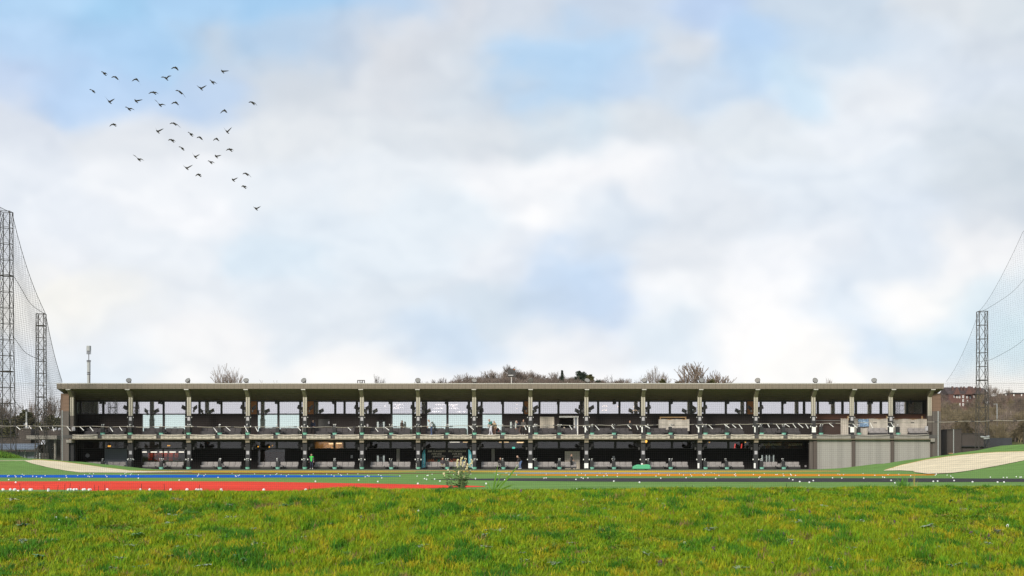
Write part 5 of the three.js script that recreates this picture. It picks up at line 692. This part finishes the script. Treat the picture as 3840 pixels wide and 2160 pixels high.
order.forEach((bi, rank) => {
  const b = birdList[bi], D = 92 + (bi * 37 % 11) * 1.1, k = D / F / 2.3375, p = at(300 + b[0] / 2.3375, 200 + b[1] / 2.3375, D);
  const up = b[3] < b[1] - 12 && b[5] < b[1] - 5, down = b[3] > b[1] && b[5] > b[1];
  const t = thing('bird', `dark flying bird with wings ${up ? 'raised' : down ? 'drooped' : 'outstretched'}, ${ord(rank)} from left in the flock`, 'bird', [p.x, p.y, p.z], 'flock of birds in the sky');
  const body = local(t, 'body', bodyG, birdM, [0, 0, 0], [1.25, 0, 0.25]); local(body, 'tail', tailG, birdM);
  for (const s of [-1, 1]) {
    const T3 = V3(((s < 0 ? b[2] : b[4]) - b[0]) * k, (b[1] - (s < 0 ? b[3] : b[5])) * k, -0.06), span = T3.length(), root = V3(s * 0.03, 0.02, 0), el = root.clone().lerp(T3, 0.45).add(V3(0, (up ? -0.02 : 0.05), 0.05)), pos = [], idx = [], ch = [[root, 0.17], [root.clone().lerp(el, 0.5), 0.16], [el, 0.14], [el.clone().lerp(T3, 0.55), 0.095], [T3, 0.015]], cd = V3(0.0, 0.32, 0.95).normalize();
    ch.forEach(([q, c], i) => { const a = q.clone().addScaledVector(cd, c * 0.4), e = q.clone().addScaledVector(cd, -c * 0.6), th = 0.012 * (1 - i / 5); for (const [v, o] of [[a, th * 0.4], [q, th], [e, 0], [q, -th]]) pos.push(v.x, v.y + o, v.z); });
    for (let i = 0; i < 4; i++) for (let j = 0; j < 4; j++) { const A = i * 4 + j, B = i * 4 + (j + 1) % 4; idx.push(A, B, A + 4, B, B + 4, A + 4); }
    const g = new THREE.BufferGeometry(); g.setAttribute('position', new THREE.Float32BufferAttribute(pos, 3)); g.setIndex(idx); g.computeVertexNormals(); local(t, 'wing', g, birdM);
  }
});

// ---------------------------------------------------------------- near perimeter net
{ const D = 20.75, t = thing('perimeter_net', 'fine square mesh net with white ties standing along the near edge of turf', 'net', [0, 0, -D]), list = [], h = EYE + (1750 - 1437) * D / F, W = 9.2, c = 0.031, th = 0.0006;
  for (let x = -W; x <= W; x += c) { const j = (y) => V3(x + 0.004 * Math.sin(x * 3 + y * 2), y, 0.01 * Math.sin(x * 1.7 + y)); for (let k = 0; k < 3; k++) list.push([j(h * k / 3), j(h * (k + 1) / 3), th, th]); }
  for (let y = 0.01; y < h; y += c) for (let x = -W; x < W; x += 0.92) { const f = q => V3(q, y + 0.01 * Math.sin(q * 1.3 + y * 2), 0.01 * Math.sin(q * 1.7 + y)); list.push([f(x), f(x + 0.92), th, th]); }
  local(t, 'mesh', tubeGeo(list), mat.mesh).userData.kind = 'stuff';
  const py = px => table([[-400, 1597], [0, 1597], [600, 1601], [1400, 1602], [1800, 1597], [2400, 1594], [3000, 1589], [3400, 1584], [3840, 1577], [4300, 1572]], px), rp = px => V3(X(px, D), Y(py(px) + 1.2 * Math.sin(px * 0.05), D), 0.012), l = [];
  for (let px = -400; px < 4300; px += 20) l.push([rp(px), rp(px + 20), 0.0042, 0.0042, 5]); local(t, 'rope', tubeGeo(l), mat.rope);
  const hem = []; for (let x = -W; x < W; x += 0.6) hem.push([V3(x, h, 0), V3(x + 0.6, h, 0), 0.0011, 0.0011, 4]); local(t, 'hem_cord', tubeGeo(hem), mat.rope);
  const r = rng(4); [60, 110, 150, 197, 252, 300, 336, 412, 448, 800, 846, 920, 958, 1116, 1305, 1406, 1444, 1760, 1865, 1966, 2135, 2193, 2230, 2292, 2352, 2385, 2418, 2608, 2657, 2715, 2743, 2770, 2878, 2910, 2943, 2972, 2992, 3020, 3108, 3195, 3262, 3340].forEach(px => { const a = rp(px), b = a.clone().add(V3(0.025 + r() * 0.05, -0.045 - r() * 0.035, 0.01)); local(t, 'tie', tubeGeo([[a, b, 0.0045, 0.006, 5]]), mat.strap); });
  for (let px = 40; px < 3840; px += 75) { const a = rp(px + r() * 20); local(t, 'clip', boxGeo(0.05, 0.014, 0.012), mat.dark, [a.x, a.y, a.z]); }
  [80, 168, 184, 216, 242, 262, 300, 355, 372, 395, 531, 620, 745, 1163, 2415, 2572, 2592, 2646, 2666, 2950, 3425].forEach(px => { const x = X(px, D); local(t, 'stake', tubeGeo([[V3(x, -0.03, 0.02), V3(x + (r() - 0.5) * 0.04, 0.07 + r() * 0.07, 0.02), 0.0035, 0.003, 4]]), mat.black); }); }

// ---------------------------------------------------------------- golf balls
const bayOf = px => { let k = 0; while (k < 15 && px > cols[k + 1]) k++; return ord(k); };
const ballG = new THREE.SphereGeometry(0.0215, 12, 8);
function ball(x, D, label, group, up = 0) { const m = new THREE.Mesh(ballG, mat.ball); m.name = numbered('golf_ball'); m.position.set(x, height(x, D) + 0.029 + up, -D); m.castShadow = m.receiveShadow = true; scene.add(m); tag(m, label, 'golf ball', group); }
{ const r = rng(123), onPx = (px, py, l, g) => { const D = hit(px, py + 1); ball(X(px, D), D, l, g); };
  const foot = (px, n, spread, row) => { for (let i = 0; i < n; i++) { const D = 20.95 + r() * 0.25, p = px + (r() - 0.5) * spread; ball(X(p, D), D, row + ' below ' + bayOf(p) + ' bay from left', row === L1 ? 'balls at the foot of the net at left' : 'balls at the foot of the net at right'); } };
  const L1 = 'golf ball at foot of net before red band', L2 = 'golf ball at foot of net before black band';
  for (const [px, n, s] of [[18, 2, 22], [42, 3, 34], [78, 2, 20], [116, 3, 30], [186, 2, 12], [255, 2, 10], [280, 4, 34], [316, 2, 14], [340, 2, 24], [400, 1, 4], [527, 1, 4], [565, 2, 8], [640, 1, 6], [705, 2, 14], [745, 3, 26], [825, 2, 14], [990, 1, 4], [1145, 1, 4]]) foot(px, n, s, L1);
  for (const [px, n, s] of [[2158, 2, 8], [2225, 1, 4], [2245, 1, 4], [2480, 2, 10], [2530, 3, 26], [2560, 4, 34], [2575, 2, 8], [2620, 3, 24], [2740, 3, 16], [2905, 2, 14], [2940, 3, 14], [3195, 4, 26], [3545, 2, 18], [3570, 4, 34], [3625, 2, 10], [3640, 3, 20], [3725, 1, 4], [3755, 5, 40], [3765, 2, 12], [3795, 4, 40]]) foot(px, n, s, L2);
  const G = 'white golf balls scattered over the turf';
  for (const [px, py] of [[59, 1813], [33, 1802], [222, 1802], [519, 1796], [672, 1804], [722, 1799], [1183, 1809], [1345, 1804], [1417, 1810], [1567, 1818], [1650, 1808], [2302, 1808], [2398, 1813], [1823, 1818], [60, 1791], [80, 1791], [123, 1788], [137, 1790], [156, 1793], [248, 1786], [250, 1793], [330, 1788], [336, 1790], [401, 1790], [453, 1784], [741, 1787], [765, 1786], [818, 1793], [886, 1789], [1592, 1798], [1600, 1801], [1630, 1800], [1690, 1798], [1783, 1797], [1893, 1803], [1370, 1791], [1378, 1786], [1384, 1788], [1432, 1795], [2160, 1801], [2180, 1794], [2187, 1797], [2205, 1795], [2315, 1789], [2478, 1796], [2573, 1794], [2684, 1797], [2846, 1794], [2850, 1790], [2959, 1797], [2973, 1803], [2999, 1810], [3035, 1813], [3050, 1806], [3122, 1795], [3157, 1796], [3239, 1796], [3310, 1791], [3317, 1793], [3342, 1805], [3356, 1815], [3500, 1809], [3516, 1808], [3573, 1794], [3578, 1806], [3647, 1811], [3741, 1812], [3765, 1812], [3714, 1792], [3763, 1793], [3776, 1793], [3811, 1790], [3825, 1792], [3830, 1792], [2040, 1796], [2048, 1795], [2460, 1788], [2640, 1784]]) onPx(px, py, (py > 1797 ? 'lone golf ball on the near turf' : 'golf ball on the middle turf') + ' below ' + bayOf(px) + ' bay from left', G);
  const far = 'tiny golf ball on the far turf'; for (let i = 0; i < 118; i++) { const px = 10 + r() * 3560, py = 1774 + Math.pow(r(), 0.8) * 14; onPx(px, py, far + ' below ' + bayOf(px) + ' bay from left', G); } }

// ---------------------------------------------------------------- grass bank
const bladeM = P(1, 1, 1, 0.75, { transmission: 0.3, thickness: 0, specularIntensity: 0.35, side: THREE.DoubleSide });
function tuft(seed, n, len, spread, width) { const r = rng(seed), pos = [], idx = []; for (let i = 0; i < n; i++) { const a = r() * 6.283, e = Math.sqrt(r()) * spread, x = Math.cos(a) * e, z = Math.sin(a) * e, l = len * (0.55 + r() * 0.75), ld = r() * 6.283, le = l * (0.35 + r() * 0.62), w = width * (0.6 + r() * 0.7), px = Math.cos(ld + 1.57) * w, pz = Math.sin(ld + 1.57) * w, k = pos.length / 3, lx = Math.cos(ld) * le, lz = Math.sin(ld) * le, hh = Math.sqrt(Math.max(0.05 * l * l, l * l - le * le)); pos.push(x - px, -0.012, z - pz, x + px, -0.012, z + pz, x + lx * 0.35 - px * 0.8, hh * 0.6, z + lz * 0.35 - pz * 0.8, x + lx * 0.35 + px * 0.8, hh * 0.6, z + lz * 0.35 + pz * 0.8, x + lx, hh, z + lz); idx.push(k, k + 1, k + 3, k, k + 3, k + 2, k + 2, k + 3, k + 4); }
  const g = new THREE.BufferGeometry(); g.setAttribute('position', new THREE.Float32BufferAttribute(pos, 3)); g.setIndex(idx); g.computeVertexNormals(); return g; }
{ const r = rng(2024), o = new THREE.Object3D(), c = new THREE.Color(), total = 66000, variants = 4;
  const pal = [[0.235, 0.33, 0.007], [0.14, 0.295, 0.007], [0.315, 0.355, 0.008], [0.43, 0.37, 0.015], [0.055, 0.185, 0.009], [0.27, 0.19, 0.07]];
  for (let v = 0; v < variants; v++) {
    const n = total / variants, m = new THREE.InstancedMesh(tuft(v + 5, 13, 0.07, 0.05, 0.0036), bladeM, n);
    for (let i = 0; i < n; i++) {
      const D = Math.sqrt(lerp(10.2 * 10.2, 20.35 * 20.35, r())), x = (r() * 2 - 1) * (D * 0.37 * 1.16 + 0.5);
      const p1 = fbm(x * 4.2, D * 2.6, 1, 3), p2 = fbm(x * 7.3 + 40, D * 4.3, 5, 3), p3 = fbm(x * 0.8 + 9, D * 0.8, 9, 3); let k = p2 > 0.6 ? 2 : p1 < 0.42 ? 1 : 0; if (p2 > 0.66 && r() < 0.5) k = 3; if (p1 < 0.34 && r() < 0.7) k = 4; if (r() < 0.05) k = 3; if (r() < 0.04) k = 5; if (r() < 0.12) k = 1;
      if (fbm(x * 3.4 + 60, D * 2.4, 7, 3) > 0.755) { if (r() < 0.75) continue; k = 5; } const bri = 0.8 + r() * 0.45; c.setRGB(...pal[k].map(q => q * bri)); const hs = (0.3 + 0.95 * p3 + r() * 0.45) * (k === 4 ? 1.3 : 1) * (fbm(x * 1.9 + 3, D * 1.9, 2, 3) > 0.66 ? 0.35 : 1) * (D > 18.2 ? 0.62 : 1);
      o.position.set(x, height(x, D), -D); o.rotation.set((r() - 0.5) * 0.5, r() * 6.28, (r() - 0.5) * 0.5); o.scale.set(1.1, hs, 1.1); o.updateMatrix(); m.setMatrixAt(i, o.matrix); m.setColorAt(i, c); }
    m.name = numbered('grass'); m.castShadow = m.receiveShadow = true; scene.add(m); tag(m, 'short yellow green grass covering the near bank', 'grass', 'grass of the near bank', 'stuff');
  }
  // rough grass on the hump behind the left turf
  const m = new THREE.InstancedMesh(tuft(77, 14, 0.42, 0.3, 0.03), bladeM, 2600); for (let i = 0; i < 2600; i++) { let x, D; do { x = -53 + (r() - 0.5) * 14; D = 139 + (r() - 0.5) * 14; } while (!rough(x, D)); c.setRGB(0.10 + r() * 0.06, 0.22 + r() * 0.06, 0.02); o.position.set(x, height(x, D), -D); o.rotation.set(0, r() * 6, 0); o.scale.setScalar(0.8 + r() * 0.5); o.updateMatrix(); m.setMatrixAt(i, o.matrix); m.setColorAt(i, c); } m.name = numbered('rough_grass'); scene.add(m); tag(m, 'bright green rough grass on the hump behind the left turf', 'grass', null, 'stuff');
}
// ---------------------------------------------------------------- weeds and clumps on the bank
const leafM = (r, g, b) => P(r, g, b, 0.7, { transmission: 0.25, thickness: 0, side: THREE.DoubleSide });
const spot = (px, py) => { const sx = (px - 1920) / F, sy = (HZ - py) / F; for (let D = 10; D < 20.5; D += 0.02) if (EYE + sy * D < height(sx * D, D)) return [sx * D, D]; return [sx * 19.2, 19.2]; };
function leafGeo(list) { const pos = [], idx = []; for (const [p, d, l, w, droop, side] of list) { const s = side || V3(-d.z, 0, d.x).normalize(), k = pos.length / 3, n = 4; for (let i = 0; i <= n; i++) { const t = i / n, q = p.clone().addScaledVector(d, l * t); q.y -= droop * l * t * t; const ww = w * Math.sin(Math.PI * Math.min(1, t * 0.9 + 0.1)) * (1 - 0.2 * t); pos.push(q.x - s.x * ww, q.y - s.y * ww, q.z - s.z * ww, q.x + s.x * ww, q.y + s.y * ww, q.z + s.z * ww); if (i) { const a = k + 2 * i; idx.push(a - 2, a - 1, a + 1, a - 2, a + 1, a); } } } const g = new THREE.BufferGeometry(); g.setAttribute('position', new THREE.Float32BufferAttribute(pos, 3)); g.setIndex(idx); g.computeVertexNormals(); return g; }
function clump(px, py, h, n, m, label, seed, wid = 0.006, D0) { const [x, D] = D0 ? [X(px, D0), D0] : spot(px, py), r = rng(seed), t = thing('grass_clump', label, 'grass clump', [x, height(x, D) - 0.01, -D]), l = []; for (let i = 0; i < n; i++) { const a = r() * 6.28, tl = 0.15 + r() * 0.65; l.push([V3((r() - 0.5) * h * 0.5, 0, (r() - 0.5) * h * 0.5), V3(Math.cos(a) * Math.sin(tl), Math.cos(tl), Math.sin(a) * Math.sin(tl)), h * (0.55 + r() * 0.6), wid * (0.6 + r() * 0.6), r() * 0.4]); } local(t, 'blades', leafGeo(l), m); }
const gA = leafM(0.10, 0.27, 0.02), gB = leafM(0.16, 0.33, 0.03), gC = leafM(0.06, 0.20, 0.03), gGrey = leafM(0.27, 0.35, 0.20), gY = leafM(0.36, 0.30, 0.07);
clump(3385, 1845, 0.22, 90, gA, 'tall green grass clump on the crest at right', 1, 0.006, 19.4); clump(3550, 1840, 0.14, 60, gA, 'lower grass clump on the crest right of the tall one', 2, 0.006, 19.4); clump(3700, 1832, 0.1, 50, gB, 'bushy grass tuft on the crest near right edge', 3, 0.006, 19.6); clump(2820, 1832, 0.12, 80, leafM(0.24, 0.28, 0.02), 'domed yellow green grass tuft on the crest at right of centre', 4, 0.006, 19.5); clump(2690, 1838, 0.09, 50, gC, 'dark grass tuft left of the domed one on the crest', 5, 0.006, 19.4); clump(2300, 1836, 0.08, 40, gA, 'small grass tuft on the crest right of centre', 6, 0.005, 19.4); clump(3140, 1835, 0.08, 36, gA, 'small grass tuft on the crest before the black band', 7, 0.005, 19.4);
[[240, 1890, gC], [410, 1885, gC], [2330, 1862, gC], [2540, 1915, gC], [2850, 1935, gC], [3660, 2010, gC], [3660, 2140, gC], [1760, 1900, gC], [1560, 1990, gC], [2630, 2130, gC], [1300, 2090, gC], [560, 2000, gA], [120, 2040, gA], [3120, 1960, gC], [960, 2040, gB], [2080, 2060, gC], [700, 1930, gB], [1100, 1900, gA], [1420, 1880, gC], [1950, 1960, gA], [2250, 2000, gC], [2420, 2080, gB], [2900, 2060, gA], [3300, 1900, gC], [3480, 1975, gA], [330, 1960, gB], [860, 1880, gA], [1180, 2000, gC], [1720, 2100, gA], [2720, 1990, gB], [3050, 2110, gA], [3560, 2090, gC], [150, 2130, gC], [700, 2110, gC]].forEach(([px, py, m], i) => clump(px, py, 0.085, 80, m, `darker grass tuft on the near bank, ${ord(i)} of the scattered tufts`, 50 + i, 0.004));
{ const r = rng(61); for (let i = 0; i < 58; i++) { const px = 20 + i * 66 + r() * 50; clump(px, 1838, 0.04 + r() * r() * 0.1, 16 + Math.floor(r() * 18), [gA, gB, gC][Math.floor(r() * 3)], `thin grass sprig on the crest of the bank, ${ord(i)} from left`, 900 + i, 0.0035, 18.9 + r() * 0.8); } }
// tall weed with seed heads left of centre, broad grass blades beside it
{ const D = 19.3, x = X(1710, D), y = height(x, D), r = rng(31), t = thing('tall_weed', 'tall leafy weed with pale seed heads standing on the crest at centre', 'plant', [x, y, -D]), stems = [], leaves = [], heads = [];
  const S = [[-18, 1830, 1750, -30], [-10, 1830, 1726, 6], [2, 1830, 1722, 36], [10, 1830, 1716, 22], [24, 1830, 1735, 46], [34, 1830, 1724, 62], [44, 1830, 1760, 52], [-30, 1830, 1775, -46], [18, 1830, 1770, 12], [38, 1830, 1780, 30]];
  for (const [dx, b, top, tx2] of S) { const p0 = V3(dx * D / F * 0.6, 0, (r() - 0.5) * 0.05), p1 = V3(tx2 * D / F, Y(top, D) - y, (r() - 0.5) * 0.1), m = p0.clone().lerp(p1, 0.5).add(V3((r() - 0.5) * 0.03, 0, 0)); stems.push([p0, m, 0.0035, 0.003, 4], [m, p1, 0.003, 0.002, 4]); for (let i = 0; i < 46; i++) { const q = p0.clone().lerp(p1, 0.04 + Math.pow(r(), 1.3) * 0.72), a = r() * 6.28; leaves.push([q, V3(Math.cos(a), 0.3 + r() * 0.5, Math.sin(a)).normalize(), 0.03 + r() * 0.055, 0.006 + r() * 0.006, 0.3, V3(r() - 0.5, r() - 0.5, r() - 0.5).normalize()]); } for (let i = 0; i < (top < 1740 ? 16 : 5); i++) { const u = 0.78 + r() * 0.24; heads.push(p0.clone().lerp(p1, u).add(V3((r() - 0.5) * 0.025, 0, (r() - 0.5) * 0.02))); } }
  local(t, 'stems', tubeGeo(stems), leafM(0.22, 0.26, 0.08)); local(t, 'leaves', leafGeo(leaves), leafM(0.10, 0.16, 0.05)); const hg = new THREE.IcosahedronGeometry(0.0082, 1), hs = heads.map(h => { const g = hg.clone(); g.scale(1, 1.4, 1); g.translate(h.x, h.y, h.z); return g; }); local(t, 'seed_heads', mergeGeometries(hs), M(0.62, 0.55, 0.32, 0.9)); }
{ const D = 19.2, x = X(1850, D), y = height(x, D), t = thing('broad_grass', 'broad bright green grass blades leaning right beside the tall weed', 'plant', [x, y, -D]), l = []; const to = (bx, px, py, w, droop, z) => { const p = V3((bx - 1850) * D / F, 0, z), e = V3((px - 1850) * D / F, Y(py, D) - y, z + 0.03), d = e.clone().sub(p); const n = d.clone().normalize(); l.push([p, n, d.length(), w, droop, V3(-n.y, n.x, 0.4).normalize()]); }; to(1860, 1948, 1738, 0.016, 0.02, 0); to(1850, 1868, 1738, 0.01, 0, 0.02); to(1862, 1915, 1768, 0.012, 0.12, 0.03); to(1870, 1925, 1800, 0.009, 0.3, 0); to(1845, 1822, 1795, 0.012, 0.1, 0.02); to(1850, 1890, 1785, 0.01, 0.2, -0.02); to(1866, 1936, 1790, 0.008, 0.3, 0.02); to(1848, 1858, 1785, 0.012, 0, 0.04); to(1855, 1880, 1770, 0.012, 0.05, 0.01); local(t, 'blades', leafGeo(l), gB); }
{ const D = 19.4, x = X(3430, D), y = height(x, D), t = thing('dry_grass_stalk', 'dry bent straw coloured grass stalks beside the tall clump at right', 'plant', [x, y, -D]), l = []; for (const [px, py, w] of [[3428, 1762, 0.006], [3442, 1800, 0.005], [3455, 1815, 0.004], [3420, 1775, 0.004]]) { const e = V3((px - 3430) * D / F, Y(py, D) - y, 0.02); l.push([V3(0, 0, 0), e.clone().normalize(), e.length(), w, 0, V3(1, 0, 0.3).normalize()]); } local(t, 'blades', leafGeo(l), gY); }
function rosette(px, py, m, size, label, group, seed, flower) { const [x, D] = spot(px, py), r = rng(seed), t = thing(flower ? 'dead_nettle' : 'broadleaf_weed', label, 'plant', [x, height(x, D) + 0.015, -D], group), l = []; const n = 7 + Math.floor(r() * 6); for (let i = 0; i < n; i++) { const a = r() * 6.28, e = 0.25 + r() * 0.7; l.push([V3((r() - 0.5) * size * 0.6, r() * 0.02, (r() - 0.5) * size * 0.6), V3(Math.cos(a), e, Math.sin(a)).normalize(), size * (0.6 + r() * 0.6), size * 0.22, 0.5]); } local(t, 'leaves', leafGeo(l), m); if (flower) { const g = []; for (let i = 0; i < 6; i++) { const q = new THREE.IcosahedronGeometry(size * 0.14, 0); q.translate((r() - 0.5) * size * 0.4, 0.03 + r() * 0.03, (r() - 0.5) * size * 0.4); g.push(q); } local(t, 'flowers', mergeGeometries(g), M(0.12, 0.06, 0.085, 0.8)); } }
{ const r = rng(88); for (let i = 0; i < 90; i++) { const px = 40 + r() * 3760, py = 1860 + Math.pow(r(), 0.9) * 290; rosette(px, py, r() < 0.7 ? gGrey : gC, 0.055 + r() * 0.055, `small broadleaf weed in the ${py < 1950 ? 'upper' : py < 2050 ? 'middle' : 'lower'} bank grass below ${bayOf(px)} bay from left`, 'broadleaf weeds in the near grass', 300 + i, false); }
  for (let i = 0; i < 16; i++) { const px = 2400 + r() * 1400, py = 1850 + r() * 290; rosette(px, py, gC, 0.035 + r() * 0.02, `small purple flowered weed in the ${py < 1950 ? 'upper' : py < 2050 ? 'middle' : 'lower'} bank grass below ${bayOf(px)} bay from left`, 'purple flowered weeds in the near grass', 500 + i, true); }
  rosette(60, 1885, leafM(0.42, 0.40, 0.26), 0.13, 'large pale withered weed at the left edge of the bank', null, 700, false); rosette(1955, 1858, gC, 0.07, 'purple flowered weed on the crest right of the broad grass blades', null, 701, true);
  [[3162, 1872, 0.05], [3183, 1870, 0.03], [3240, 1876, 0.035]].forEach(([px, py, s], i) => { const [x, D] = spot(px, py), t = thing('fallen_leaf', ['large curled tan leaf lying in the grass at right', 'small tan leaf touching the large curled one in the grass', 'orange brown leaf lying right of the two tan ones'][i], 'leaf', [x, height(x, D) + 0.05, -D]); const l = []; for (let k = 0; k < 3; k++) l.push([V3(-s, 0, k * 0.01), V3(1, 0.15 * k, 0.3 * (k - 1)).normalize(), s * 2.2, s * 0.6, 0.2]); local(t, 'blade', leafGeo(l), M(0.55, 0.36, i === 2 ? 0.08 : 0.16, 0.9, { side: THREE.DoubleSide })); });
  [[2188, 1883], [2463, 1881], [1568, 1925], [210, 1950], [250, 1951], [2567, 2046], [3370, 2033], [3780, 1980]].forEach(([px, py]) => { const [x, D] = spot(px, py); ball(x, D, 'golf ball sunk in the near grass below ' + bayOf(px) + ' bay from left', 'golf balls lost in the near grass', -0.012); }); }

renderer.render(scene, camera);
